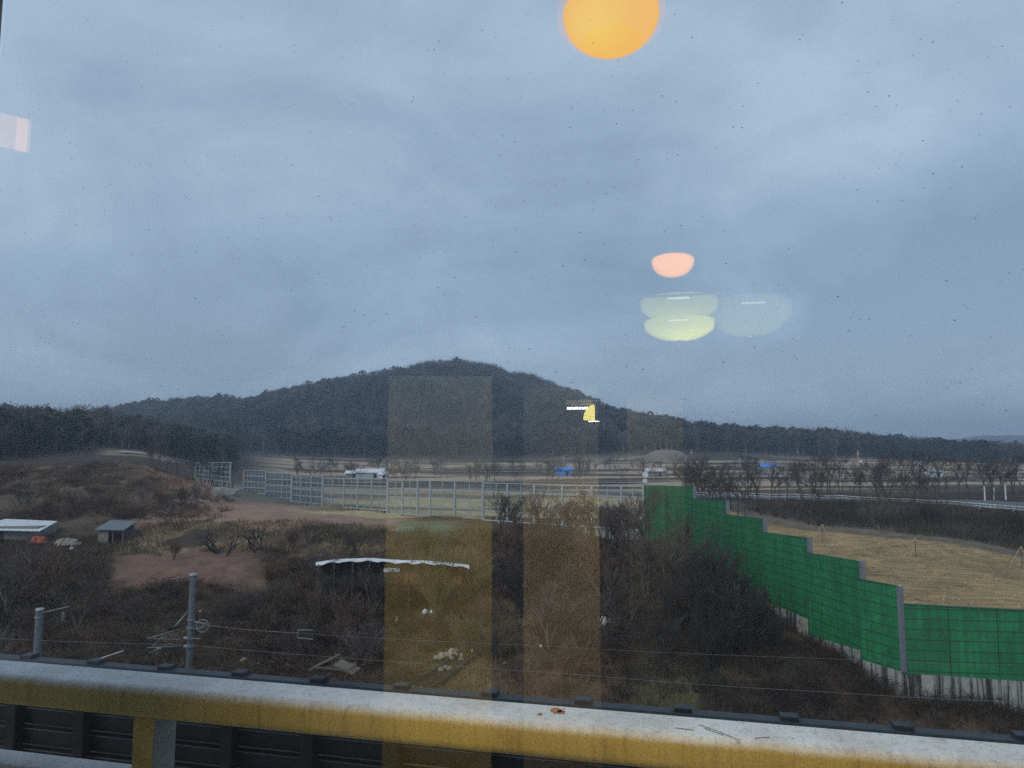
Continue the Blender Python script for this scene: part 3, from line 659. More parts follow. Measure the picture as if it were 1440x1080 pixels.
# ------------------------------------------------------------------ clear noise barrier on the highway edge
def glassy(name, tint, alpha):
    m = M(name); tr = m.N.new('ShaderNodeBsdfTransparent'); tr.inputs[0].default_value = (*tint, 1)
    gl = m.N.new('ShaderNodeBsdfPrincipled'); gl.inputs['Base Color'].default_value = (0.20, 0.24, 0.27, 1); gl.inputs['Roughness'].default_value = 0.35
    mx = m.N.new('ShaderNodeMixShader'); mx.inputs[0].default_value = alpha
    m.L.new(tr.outputs[0], mx.inputs[1]); m.L.new(gl.outputs[0], mx.inputs[2]); m.L.new(mx.outputs[0], m.o.inputs['Surface']); return m.m
MAT['acrylic'] = glassy('dusty_acrylic', (0.95, 0.97, 0.98), 0.07)
MAT['acrylic_dark'] = glassy('smoked_acrylic', (0.78, 0.83, 0.88), 0.28)
def pt(px, py, D): return P(px, py, D)
def clear_section(root, xa, ya, Da, xb, yb, Db, ya2, yb2, posts, thin, base, pane):
    """a stretch between two end posts; tops ya,yb and feet ya2,yb2 as seen; posts: fractions"""
    A, Bq = pt(xa, ya, Da), pt(xb, yb, Db); A2, B2 = pt(xa, ya2, Da), pt(xb, yb2, Db)
    A2 = Vector((A.x, A.y, A2.z)); B2 = Vector((Bq.x, Bq.y, B2.z))
    d = (Bq - A); d.z = 0; d.normalize(); nrm = Vector((-d.y, d.x, 0))
    if nrm.y > 0: nrm = -nrm
    for f, wdt in [(f, 0.24) for f in posts] + [(f, 0.10) for f in thin]:
        t, b_ = A.lerp(Bq, f), A2.lerp(B2, f); mb = MB(); c = (t + b_) / 2
        mb.box(c + nrm * (0.1 if wdt > 0.15 else 0.03), (wdt, 0.2 if wdt > 0.15 else 0.08, (t - b_).length + (0.1 if wdt > 0.15 else 0)), d, nrm); mb.build('post', MAT['steel'], root)
    for k in range(5):
        f = k / 4; a, b_ = A.lerp(A2, f), Bq.lerp(B2, f); mb = MB(); dd = (b_ - a); X = dd.normalized()
        mb.box((a + b_) / 2 + nrm * 0.07, (dd.length, 0.09, 0.15 if 0 < k else 0.12), X, nrm, X.cross(nrm).normalized() * (1 if X.cross(nrm).z > 0 else -1)); mb.build('rail', MAT['steel'], root)
    mb = MB(); q = nrm * -0.02; mb.prism([A + q, Bq + q, B2 + q, A2 + q], nrm * -0.03); mb.build('clear_panel', pane, root)
    mb = MB(); n = max(2, int((B2 - A2).length / 0.9))
    for i in range(n):
        a, b_ = A2.lerp(B2, i / n), A2.lerp(B2, (i + 0.82) / n); dn = Vector((0, 0, -base))
        mb.prism([a + Vector((0, 0, -0.09)), b_ + Vector((0, 0, -0.09)), b_ + dn, a + dn], nrm * -0.35)
    a, b_ = A2 - nrm * 0.1, B2 - nrm * 0.1; dn = Vector((0, 0, -base))
    mb.prism([a + Vector((0, 0, -0.09)), b_ + Vector((0, 0, -0.09)), b_ + dn, a + dn], nrm * -0.22)
    mb.build('concrete_base', MAT['concrete'], root)
small = thing('noise_barrier', 'short lone framed clear barrier beside the mound, ending at a white stump', 'noise barrier', G(300, 146))
def rebase(root):
    """children were laid out in world space: keep them there"""
    for ch in root.children: ch.matrix_parent_inverse = Matrix.Translation(-Vector(root.location))
clear_section(small, 276, 651, 146, 325, 650, 141, 672, 678, [0, 0.5, 1], [0.12, 0.25, 0.38, 0.62, 0.75, 0.88], 1.0, MAT['acrylic_dark'])
mb = MB(); q = pt(323, 684, 141); mb.box(q, (1.1, 0.8, 1.6)); mb.build('end_block', MAT['concrete'], small, bevel=0.05)
rebase(small)
longb = thing('noise_barrier', 'long stepped clear barrier with steel grid, running to the green wall', 'noise barrier', G(545, 100))
clear_section(longb, 344, 661, 138, 375, 662, 133, 693, 695, [0, 1], [0.17, 0.34, 0.5, 0.67, 0.84], 1.0, MAT['acrylic_dark'])
clear_section(longb, 375.5, 665, 133, 411, 666, 127, 699, 701, [0, 0.65, 1], [0.16, 0.33, 0.49, 0.83], 1.1, MAT['acrylic_dark'])
clear_section(longb, 412, 669, 126.5, 454.5, 670, 119, 705, 709, [0, 0.3, 0.65, 1], [0.15, 0.48, 0.83], 1.2, MAT['acrylic_dark'])
clear_section(longb, 455, 672, 118.8, 546, 673, 104, 711, 718, [0, 0.17, 0.36, 0.57, 0.78, 1], [0.09, 0.27, 0.47, 0.68, 0.89], 1.2, MAT['acrylic'])
clear_section(longb, 546.5, 675, 103.8, 680, 677, 92, 722, 729, [0, 0.17, 0.34, 0.475, 0.73, 1], [0.09, 0.25, 0.60, 0.87], 1.2, MAT['acrylic'])
clear_section(longb, 680.5, 679, 92, 905, 684, 80, 731, 746, [0, 0.17, 0.35, 0.53, 0.71, 0.88, 1], [0.09, 0.26, 0.44, 0.62, 0.8, 0.94], 1.2, MAT['acrylic'])
rebase(longb)

# ------------------------------------------------------------------ green noise wall
def green():
    m = M('green_mesh_panel'); f = m.noise(1.3, 6, 0.6); v = m.mapv((1, 1, 1)); g = m.noise(14, 3, 0.6)
    at = m.N.new('ShaderNodeUVMap'); sp = m.N.new('ShaderNodeSeparateXYZ'); m.L.new(at.outputs[0], sp.inputs[0])
    def lines(sock, per, wd):
        a = m.math('FRACT', m.math('MULTIPLY', sock, 1 / per)); return m.math('LESS_THAN', a, wd)
    vert = lines(sp.outputs[0], 0.42, 0.30); hor = lines(sp.outputs[1], 0.62, 0.13)
    wob = m.noise(3.0, 3, 0.6); seg = m.math('GREATER_THAN', wob, 0.40)
    vert = m.math('MULTIPLY', vert, m.ramp(wob, [(0.35, 0.15), (0.6, 0.75)]))
    stn = m.noise(1.0, 4, 0.7, m.mapv((1.6, 1.6, 0.16))); base = m.mix(1.0, m.ramp(f, [(0.3, (0.009, 0.185, 0.062)), (0.7, (0.020, 0.30, 0.105))]), m.ramp(stn, [(0.35, 0.62), (0.6, 1.0)]), 'MULTIPLY')
    oi = m.N.new('ShaderNodeObjectInfo'); base = m.mix(1.0, base, m.ramp(oi.outputs['Random'], [(0.0, 0.66), (1.0, 0.98)]), 'MULTIPLY')
    c = m.mix(vert, base, (0.020, 0.125, 0.060)); c = m.mix(m.math('MULTIPLY', hor, 0.75), c, (0.008, 0.070, 0.030))
    m.bump(m.math('SUBTRACT', m.math('SUBTRACT', 1.0, hor), vert), 0.5, 0.05)
    return m.set(c, 0.55)
MAT['green'] = green()
gw = thing('green_noise_wall', 'green mesh-faced noise wall stepping down beside the tan field on streaked concrete', 'noise wall', G(1132, 54))
secs = [ # xa, Da, top, foot  -> xb, Db, top, foot, base drop a, b
 (905, 80, 683, 768, 972, 72, 685, 790, 1.0, 1.0),
 (973, 71.8, 702, 790, 1018, 66, 705, 812, 1.0, 1.0),
 (1019, 65.8, 724, 812, 1070, 60, 730, 848, 1.0, 1.1),
 (1071, 59.8, 749, 845, 1132, 54, 757, 871, 1.1, 1.5),
 (1133, 53.8, 778, 893, 1205, 48, 790, 915, 0.9, 1.6),
 (1206, 47.8, 815, 928, 1262, 45, 825, 944, 1.0, 1.6),
 (1265, 45.0, 850, 947, 1332, 44.6, 854, 951, 1.7, 1.9),
 (1333, 44.6, 854, 951, 1400, 44.3, 857, 956, 1.9, 2.1),
 (1401, 44.3, 857, 956, 1560, 43.6, 866, 968, 2.1, 2.3)]
for (xa, Da, ta, fa, xb, Db, tb, fb, da, db) in secs:
    A, Bq = P(xa, ta, Da), P(xb, tb, Db); A2, B2 = P(xa, fa, Da), P(xb, fb, Db)
    A2 = Vector((A.x, A.y, A2.z)); B2 = Vector((Bq.x, Bq.y, B2.z)); d = Bq - A; d.z = 0; ln = d.length; d.normalize(); nrm = Vector((-d.y, d.x, 0))
    if nrm.y > 0: nrm = -nrm
    mb = MB(); mb.prism([A, Bq, B2, A2], nrm * -0.14); o = mb.build('green_panel', MAT['green'], gw)
    uv = o.data.uv_layers.new(name='UVMap'); 
    for lp in o.data.loops:
        co = o.data.vertices[lp.vertex_index].co; uv.data[lp.index].uv = ((co - A).dot(d), co.z)
    mb = MB(); X = (Bq - A).normalized(); mb.box((A + Bq) / 2 + Vector((0, 0, 0.03)) - nrm * 0.07, (ln, 0.2, 0.07), X); mb.build('cap_rail', MAT['green'], o)
    mb = MB(); z0, z1 = Vector((0, 0, 0)), 0
    mb.prism([A2 + nrm * 0.05, B2 + nrm * 0.05, B2 + nrm * 0.05 - Vector((0, 0, db + 0.5)), A2 + nrm * 0.05 - Vector((0, 0, da + 0.5))], nrm * -0.45); mb.build('concrete_base', MAT['concrete'], gw)
    mb = MB(); c = (Bq + B2) / 2 - nrm * (0.30 if xb != 1262 else 0.05) + d * (0.12 if xb < 1300 else 0); mb.box(c + Vector((0, 0, 0.02)), (0.22, 0.30, (Bq - B2).length + 0.06), d, nrm); mb.build('post', MAT['steel_dark'], gw)
    mb = MB(); c = (A.lerp(Bq, 0.5) + A2.lerp(B2, 0.5)) / 2 + nrm * 0.03
    if ln > 6.5: mb.box(c, (0.14, 0.09, (A - A2).length - 0.2), d, nrm); mb.build('mullion', MAT['green'], gw)
rebase(gw)

# ------------------------------------------------------------------ railway masts and wires
def rel(root): rebase(root)
m1 = thing('railway_mast', 'tall grey railway mast with brackets and a tensioning wheel', 'railway mast', (P(266, 940, 44).x, 44, 0))
b = Vector(m1.location); top = P(268, 809, 44); 
mb = MB(); mb.tube([Vector((b.x, 44, -0.3)), Vector((b.x, 44, top.z))], [0.21, 0.175], 14); mb.build('shaft', MAT['pole_concrete'], m1, True)
mb = MB(); mb.tube([Vector((b.x, 44, top.z)), Vector((b.x, 44, top.z + 0.10))], [0.20, 0.19], 14); mb.build('top_cap', MAT['steel'], m1)
def seg(root, name, pts, r, mat=MAT['rail_steel'], n=6): mb = MB(); mb.tube(pts, r, n); return mb.build(name, mat, root, True)
seg(m1, 'top_arm', [P(266, 812, 44), P(241, 814, 43.5)], 0.035)
seg(m1, 'bracket_arm', [P(264, 882, 44), P(207, 898, 42.5)], 0.035)
seg(m1, 'bracket_arm', [P(266, 900, 44), P(216, 898, 43)], 0.030)
seg(m1, 'bracket_arm', [P(266, 908, 44), P(206, 911, 43)], 0.028)
seg(m1, 'brace', [P(235, 889, 43.2), P(214, 909, 43)], 0.028)
seg(m1, 'brace', [P(263, 862, 44), P(246, 881, 43.5)], 0.05, MAT['steel_dark'])
seg(m1, 'steady_arm', [P(243, 903, 43.2), P(210, 918, 42.6)], 0.022)
for px, py in ((259, 897), (259, 909), (222, 912)):
    mb = MB()
    for k in range(4): mb.lathe(P(px + k * 1.2, py - k * 0.2, 43.6), [(0.01, -0.03), (0.075, 0), (0.01, 0.03)], 10, ax=Vector((1, 0, 0)))
    mb.build('insulator', MAT['white'], m1)
mb = MB(); c = P(285, 880, 43.8)
mb.lathe(c, [(0.35, -0.03), (0.39, -0.03), (0.39, 0.03), (0.35, 0.03), (0.35, -0.03)], 24, ax=Vector((0, 1, 0)))
for k in range(4): a = k * math.pi / 4; mb.tube([c + Vector((math.cos(a), 0, math.sin(a))) * 0.36, c - Vector((math.cos(a), 0, math.sin(a))) * 0.36], 0.012, 5)
mb.build('tension_wheel', MAT['steel_dark'], m1)
seg(m1, 'wheel_arm', [P(268, 873, 44), P(290, 878, 43.6)], 0.05); seg(m1, 'wheel_arm', [P(268, 886, 44), P(287, 882, 43.6)], 0.035)
seg(m1, 'stay', [P(268, 898, 44), P(283, 898, 43.4)], 0.03)
mb = MB()
for py in (871, 882, 897, 909): mb.lathe(Vector((b.x, 44, P(268, py, 44).z)), [(0.205, -0.05), (0.235, -0.05), (0.235, 0.05), (0.205, 0.05)], 14)
mb.build('clamp', MAT['steel_dark'], m1)
rel(m1)
m2 = thing('railway_mast', 'short grey railway mast with one thin slanting arm at the far left', 'railway mast', (P(52, 920, 38).x, 38, 0))
b = Vector(m2.location); top = P(55, 858, 38)
mb = MB(); mb.tube([Vector((b.x, 38, -0.3)), Vector((b.x, 38, top.z))], [0.21, 0.175], 14); mb.build('shaft', MAT['pole_concrete'], m2, True)
mb = MB(); mb.tube([Vector((b.x, 38, top.z)), Vector((b.x, 38, top.z + 0.09))], [0.20, 0.19], 14); mb.build('top_cap', MAT['steel'], m2)
seg(m2, 'top_arm', [P(58, 862, 38), P(97, 853, 37)], 0.035)
mb = MB(); c = P(89, 862, 37)
for k in range(5): mb.lathe(c - Vector((0, 0, 0.09 * k)), [(0.01, 0.03), (0.09, 0), (0.01, -0.03)], 10)
mb.build('insulator', MAT['steel_dark'], m2)
mb = MB(); mb.lathe(Vector((b.x, 38, top.z - 0.35)), [(0.185, -0.05), (0.215, -0.05), (0.215, 0.05), (0.185, 0.05)], 14); mb.build('clamp', MAT['steel_dark'], m2)
rel(m2)
def wire(pts, r, label):
    mb = MB(); q = []
    for (a, b_) in zip(pts[:-1], pts[1:]):
        for i in range(10):
            t = i / 10; p = P(*a).lerp(P(*b_), t); p.z -= 0.06 * 4 * t * (1 - t); q.append(p)
    q.append(P(*pts[-1])); mb.tube(q, r, 4); return tag(mb.build('overhead_wire', MAT['rail_steel'], None), label, 'wire')
wire([(-80, 894, 43), (262, 907, 40), (820, 949, 36), (1160, 973, 34), (1520, 990, 32)], 0.008, 'long thin overhead wire crossing the whole view just above the fence')
wire([(289, 879, 43.4), (418, 890, 41)], 0.014, 'short heavy wire from the tensioning wheel of the tall mast')
wire([(418, 890, 41), (760, 908, 38), (1160, 926, 36), (1520, 936, 34)], 0.006, 'faint upper wire crossing in front of the green wall')
mb = MB(); mb.tube([P(419, 886, 41), P(419, 897, 41)], 0.03, 5); mb.tube([P(419, 886, 41), P(440, 886, 40.8)], 0.022, 5); mb.tube([P(419, 897, 41), P(440, 899, 40.8)], 0.022, 5)
tag(mb.build('wire_yoke', MAT['steel_dark']), 'small square yoke splitting the heavy wire in two', 'wire fitting')
mb = MB(); mb.tube([P(135, 928, 36), P(174, 915, 36.5)], 0.03, 6); mb.tube([P(140, 925, 36), P(146, 931, 36)], 0.02, 5)
tag(mb.build('steady_arm', MAT['steel']), 'thin steel rod rising behind the fence between the two masts', 'railway arm')

# ------------------------------------------------------------------ black screen fence below the railing
MAT['black_metal'] = mottled('black_painted_metal', (0.006, 0.008, 0.009), (0.014, 0.018, 0.020), 9, 0.7, 0, 0.2, 0.25)
MAT['black_edge'] = mottled('worn_black_edge', (0.030, 0.038, 0.046), (0.055, 0.066, 0.078), 9, 0.6)
FD, FZ = 4.2, -1.445
fence = thing('screen_fence', 'black slatted metal screen fence just beyond the yellow railing', 'fence', B(0, FD, FZ - 2.2))
sps = [-1.33 + i * 0.132 for i in range(17)]
for i, s in enumerate(sps):
    s *= FD; mb = MB(); mb.box(B(s, FD - 0.055, FZ - 1.1 - 0.02), (0.085, 0.08, 2.16), tB, nB); pst = mb.build('post', MAT['black_metal'], fence, bevel=0.008)
    mb = MB(); mb.box(B(s + 0.02, FD + 0.01, FZ + 0.026), (0.088, 0.07, 0.022), tB, nB); mb.box(B(s + 0.066, FD + 0.01, FZ + 0.018), (0.006, 0.075, 0.044), tB, nB); mb.build('cap_bracket', MAT['black_edge'], pst)
mb = MB(); mb.box(B(-1.1, FD, FZ + 0.0), (10.5, 0.09, 0.03), tB, nB); mb.build('top_rail', MAT['black_edge'], fence, bevel=0.008)
for k in range(16):
    mb = MB(); z = FZ - 0.09 - k * 0.135
    q0, q1 = B(-6.3, FD + 0.01, z), B(4.1, FD + 0.01, z)
    prof = [(0, 0.062), (-0.035, 0.05), (-0.012, -0.058), (0.01, -0.066), (0.02, 0.06)]
    mb.prism([q0 + nB * a + Vector((0, 0, c)) for a, c in prof], q1 - q0); slp = mb.build('slat_panel', MAT['black_metal'], fence)
    mb = MB(); mb.box(B(-1.1, FD - 0.032, z + 0.055), (10.4, 0.006, 0.007), tB, nB); mb.build('slat_lip', MAT['black_edge'], slp)
rel(fence)
# crumpled cardboard lying on the fence
mb = MB(); mb.box(B(-0.505 * FD, FD + 0.0, FZ + 0.115), (0.22, 0.12, 0.012), tB, nB, (Vector((0.2, 0, 1))).normalized())
mb.box(B(-0.525 * FD, FD + 0.01, FZ + 0.13), (0.17, 0.12, 0.010), (tB + Vector((0, 0, 0.5))).normalized(), nB, (Vector((0, 0, 1)) - tB * 0.5).normalized())
mb.box(B(-0.487 * FD, FD, FZ + 0.115), (0.14, 0.12, 0.010), (tB - Vector((0, 0, 0.35))).normalized(), nB, (Vector((0, 0, 1)) + tB * 0.35).normalized())
tag(mb.build('cardboard_scrap', mottled('cardboard', (0.20, 0.15, 0.10), (0.34, 0.27, 0.19), 20), None, bevel=0.003), 'crumpled brown cardboard lying on a bracket of the black fence', 'litter')

# ------------------------------------------------------------------ yellow railing
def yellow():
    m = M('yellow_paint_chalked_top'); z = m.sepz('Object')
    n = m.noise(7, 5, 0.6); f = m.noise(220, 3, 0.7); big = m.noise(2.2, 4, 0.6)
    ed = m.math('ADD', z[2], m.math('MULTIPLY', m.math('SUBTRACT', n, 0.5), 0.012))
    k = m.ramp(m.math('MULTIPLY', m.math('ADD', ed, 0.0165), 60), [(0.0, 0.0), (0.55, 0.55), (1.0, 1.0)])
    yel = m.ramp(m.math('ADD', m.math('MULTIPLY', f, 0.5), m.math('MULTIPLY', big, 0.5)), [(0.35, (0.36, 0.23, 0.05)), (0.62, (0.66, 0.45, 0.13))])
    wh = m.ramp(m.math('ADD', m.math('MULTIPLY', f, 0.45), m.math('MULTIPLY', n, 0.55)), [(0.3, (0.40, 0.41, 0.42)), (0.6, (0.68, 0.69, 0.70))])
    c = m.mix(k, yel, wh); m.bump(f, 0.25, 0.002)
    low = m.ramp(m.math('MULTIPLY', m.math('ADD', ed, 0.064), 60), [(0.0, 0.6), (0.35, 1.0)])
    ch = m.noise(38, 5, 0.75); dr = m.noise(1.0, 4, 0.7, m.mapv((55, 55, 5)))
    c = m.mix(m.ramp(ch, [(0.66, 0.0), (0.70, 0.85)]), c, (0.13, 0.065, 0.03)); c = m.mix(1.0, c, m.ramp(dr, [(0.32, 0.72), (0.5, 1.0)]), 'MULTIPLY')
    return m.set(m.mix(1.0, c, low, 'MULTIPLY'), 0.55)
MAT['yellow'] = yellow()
MAT['yellow_plain'] = mottled('yellow_paint', (0.50, 0.32, 0.06), (0.66, 0.45, 0.11), 18, 0.5)
MAT['grey_paint'] = mottled('chalky_grey_paint', (0.22, 0.22, 0.20), (0.34, 0.33, 0.31), 16, 0.7)
rail = thing('railing', 'yellow steel handrail with a chalky white top, close outside the window', 'railing', B(0, 1.34, -1.5))
RZ = -0.478
def roundbar(name, s0, s1, d0, d1, z1, z0, mat, rad=0.018):
    """bar along the facade with rounded edges, its object origin at the top edge"""
    o = MB(); w_, h_ = (d1 - d0), (z1 - z0); pr = []
    for (cx, cz, a0) in ((w_ - rad, -rad, 0), (rad, -rad, 90), (rad, -h_ + rad, 180), (w_ - rad, -h_ + rad, 270)):
        for k in range(6): a = R(a0 + k * 18); pr.append((cx + rad * math.cos(a), cz + rad * math.sin(a)))
    n = len(pr); L_ = s1 - s0; st = 40; vs = []
    for i in range(st + 1):
        for (a, c) in pr: vs.append(Vector((L_ * i / st, a, c)))
    fs = [(i * n + k, i * n + (k + 1) % n, (i + 1) * n + (k + 1) % n, (i + 1) * n + k) for i in range(st) for k in range(n)] + [tuple(range(n)), tuple(range(st * n, st * n + n))[::-1]]
    o.add(vs, fs); ob = o.build(name, mat, None, True); ob.parent = rail
    ob.location = B(s0, d0, z1) - Vector(rail.location); ob.rotation_euler = (0, 0, R(-YAW)); return ob
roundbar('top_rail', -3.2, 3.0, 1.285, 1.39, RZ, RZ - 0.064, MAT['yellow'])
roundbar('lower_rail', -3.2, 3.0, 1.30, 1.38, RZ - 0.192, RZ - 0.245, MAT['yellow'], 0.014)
for s in (-2.65, -1.085, 0.48, 2.05):
    c = B(s, 1.338, RZ - 0.064 - 0.45) - Vector(rail.location); mb = MB()
    mb.box(c, (0.052, 0.068, 0.9), tB, nB, mi=0)
    mb.mi = [1, 1, 0, 1, 1, 1]; mb.build('post', [MAT['yellow_plain'], MAT['grey_paint']], rail, bevel=0.004)
mb = MB()
for (s, d, rx, ry) in ((-0.235, 1.35, 0.014, 0.008), (-0.225, 1.345, 0.008, 0.006), (-0.26, 1.325, 0.005, 0.004)):
    c = B(s, d, RZ + 0.0012); mb.add([c + tB * rx * math.cos(a) * random.uniform(0.6, 1.2) + nB * ry * 1.8 * math.sin(a) * random.uniform(0.6, 1.2) for a in [i * 0.5236 for i in range(12)]], [tuple(range(12))])
q = mb.build('rust_stain', mottled('rust', (0.22, 0.075, 0.02), (0.40, 0.17, 0.06), 60), None); q.parent = rail; q.location = -Vector(rail.location)
mb = MB()
for (a, c_) in (((-0.02, 1.315), (0.012, 1.312)), ((0.03, 1.325), (0.06, 1.30)), ((0.05, 1.318), (0.085, 1.285)), ((0.11, 1.30), (0.135, 1.31)), ((0.02, 1.34), (0.05, 1.318))):
    mb.tube([B(a[0], a[1], RZ + 0.001), B(c_[0], c_[1], RZ + 0.001)], 0.0005, 4)
q = tag(mb.build('dead_twig', MAT['bark'], None), 'thin dead twigs stuck to the white top of the yellow railing', 'twig')

# ------------------------------------------------------------------ sheds, roofs and small things on the slopes
def corrug(mb, A, Bq, C, Dq, th_, n, amp, mi=0):
    """sheet between corners A-B (near edge) and D-C (far edge), waved along A-B"""
    A, Bq, C, Dq = map(Vector, (A, Bq, C, Dq)); vs = []; m = n * 4
    for i in range(m + 1):
        t = i / m; o = Vector((0, 0, amp * math.sin(t * n * 2 * math.pi)))
        vs += [A.lerp(Bq, t) + o, Dq.lerp(C, t) + o, A.lerp(Bq, t) + o - Vector((0, 0, th_)), Dq.lerp(C, t) + o - Vector((0, 0, th_))]
    fs = []
    for i in range(m):
        a = i * 4; b_ = a + 4; fs += [(a, b_, b_ + 1, a + 1), (a + 2, a + 3, b_ + 3, b_ + 2), (a, a + 2, b_ + 2, b_), (a + 1, b_ + 1, b_ + 3, a + 3)]
    fs += [(0, 1, 3, 2), (m * 4, m * 4 + 2, m * 4 + 3, m * 4 + 1)]; mb.add(vs, fs, mi)
def V(x, y, z): return Vector((x, y, z))
# white roofed shed, far left
s1 = thing('shed', 'low shed with a white sheet roof at the far left', 'shed', G(18, 82)); o = s1.location
x0, x1 = P(-30, 750, 82).x, P(50, 750, 82).x; zt = P(20, 741, 82).z
mb = MB(); mb.box(V((x0 + x1) / 2, 84, zt - 1.2), (x1 - x0, 3.6, 2.3)); mb.build('wall', MAT['plaster'], s1)
mb = MB(); corrug(mb, V(x0 - 0.6, 81.6, zt - 0.25), V(x1 + 1.0, 81.2, zt - 0.35), V(x1 - 0.6, 86.8, zt + 0.20), V(x0 - 0.6, 87, zt + 0.45), 0.06, 26, 0.02); mb.build('roof', MAT['white'], s1)
mb = MB(); mb.box(V(x0 + 2.2, 82.15, zt - 1.3), (1.0, 0.08, 1.9)); mb.build('door', MAT['dark'], s1); rel(s1)
# lean-to shed
s2 = thing('shed', 'small open grey lean-to shed at the foot of the mound', 'shed', G(156, 80)); xa, xb = P(138, 750, 80).x, P(174, 750, 80).x
zt = P(150, 741, 80).z; zb = G(156, 80).z - 0.2
mb = MB(); mb.box(V((xa + xb) / 2, 82.3, (zt + zb) / 2), (xb - xa, 0.12, zt - zb)); mb.box(V(xa + 0.06, 81.1, (zt + zb) / 2 - 0.05), (0.12, 2.2, zt - zb - 0.1)); mb.box(V(xa + 0.62, 80.06, (zt + zb) / 2 - 0.12), (1.0, 0.1, zt - zb - 0.24)); mb.build('wall', MAT['plaster'], s2)
for xp in (xb - 0.1, xb - 1.2): mb = MB(); mb.box(V(xp, 80.05, (zt + zb) / 2 - 0.12), (0.12, 0.12, zt - zb - 0.24)); mb.build('post', MAT['bark_grey'], s2)
mb = MB(); corrug(mb, V(xa - 0.2, 79.6, zt - 0.22), V(xb + 0.2, 79.6, zt - 0.3), V(xb + 0.1, 82.6, zt + 0.42), V(xa - 0.2, 82.6, zt + 0.52), 0.05, 10, 0.04); mb.build('roof', MAT['steel_dark'], s2); rel(s2)
def lump(name, px, D, w_, h_, mat, label, cat, n=14, seed=1, up=0.0):
    r = random.Random(seed); c = G(px, D); mb = MB()
    for i in range(n):
        a = r.uniform(0, 6.28); q = r.random() ** 0.6; rad = w_ / 2 * q; s_ = h_ * r.uniform(0.35, 0.7) * (1.15 - q * 0.7)
        ctr = c + V(math.cos(a) * rad, math.sin(a) * rad * 0.5, up + s_ * 0.5 + h_ * (1 - q) * 0.35)
        vs = []; k = 7
        for j in range(k): t = j * 2 * math.pi / k; vs.append(ctr + V(math.cos(t) * s_ * r.uniform(0.7, 1.2), math.sin(t) * s_ * r.uniform(0.7, 1.2), -s_ * 0.5))
        for j in range(k): t = j * 2 * math.pi / k; vs.append(ctr + V(math.cos(t) * s_ * r.uniform(0.35, 0.85), math.sin(t) * s_ * r.uniform(0.35, 0.85), s_ * r.uniform(0.25, 0.6)))
        fs = [(j, (j + 1) % k, (j + 1) % k + k, j + k) for j in range(k)] + [tuple(range(k))[::-1], tuple(range(k, 2 * k))]; mb.add(vs, fs)
    return tag(mb.build(name, mat, None, False), label, cat)
lump('tarpaulin_heap', 67, 79, 2.2, 0.9, MAT['orange'], 'crumpled orange-red tarpaulin heap beside the white roofed shed', 'tarpaulin', 16, 3, 0.3)
lump('rubbish_heap', 105, 79, 3.4, 1.0, MAT['stone'], 'pale rubbish heap between the orange tarpaulin and the lean-to', 'rubbish', 22, 4, 0.2)
lump('rubbish_bag', 118, 77, 0.8, 0.7, MAT['white'], 'small white bundle in front of the pale rubbish heap', 'bag', 3, 5, 0.1)
lump('stone', 214, 75.5, 0.7, 0.3, MAT['stone'], 'pale stone at the upper edge of the lower ploughed field', 'stone', 2, 6)
# shack under the long white roof sheet
s3 = thing('shack', 'long brown shack under a torn white roof sheet among the shrubs', 'shack', G(560, 60))
def ridgez(px): return np.interp(px, [440, 470, 520, 560, 600, 640, 665], [792, 787, 785, 788, 789, 792, 796])
pts = [(px, float(ridgez(px))) for px in range(444, 668, 8)]
mb = MB(); vs = []
for i, (px, py) in enumerate(pts):
    D = 61 - 0.004 * (px - 550); a = P(px, py + 3.2 + 1.2 * math.sin(i * 1.9), D - 0.9 + 0.25 * math.sin(i * 2.7)); c = P(px, py - 0.6, D); d = P(px, py + 0.5, D + 1.6)
    vs += [a, c, d, a - V(0, 0, 0.05), c - V(0, 0, 0.05), d - V(0, 0, 0.05)]
fs = []
for i in range(len(pts) - 1):
    a = i * 6; b_ = a + 6; fs += [(a, b_, b_ + 1, a + 1), (a + 1, b_ + 1, b_ + 2, a + 2), (a + 3, a + 4, b_ + 4, b_ + 3), (a + 4, a + 5, b_ + 5, b_ + 4), (a, a + 3, b_ + 3, b_)]
mb.add(vs, fs); mb.build('roof', MAT['white'], s3)
mb = MB(); xa, xb = P(540, 800, 61).x, P(650, 800, 61).x; zt = P(590, 793, 61).z; mb.box(V((xa + xb) / 2, 61.6, zt - 0.85), (xb - xa, 1.2, 1.7)); mb.build('wall', MAT['rustboard'], s3)
mb = MB(); xc = P(450, 800, 61).x; mb.box(V((xa + xc) / 2, 62.0, zt - 0.85), (xa - xc, 0.8, 1.6)); mb.build('wall', MAT['dark'], s3)
mb = MB(); c = P(551, 801.5, 60.8); mb.box(c, (1.35, 0.06, 0.32)); bd_ = mb.build('board', MAT['white'], s3)
mb = MB(); mb.box(c + V(0.08, -0.05, 0.0), (0.13, 0.04, 0.16)); mb.build('board_latch', MAT['dark'], bd_)
for px in (448, 470, 496, 520, 575, 610, 640):
    q = P(px, float(ridgez(px)) + 3, 60.3); mb = MB(); mb.tube([q, V(q.x, q.y, hz(q.x, q.y) - 0.2)], 0.05, 6); mb.build('post', MAT['bark'], s3)
rel(s3)
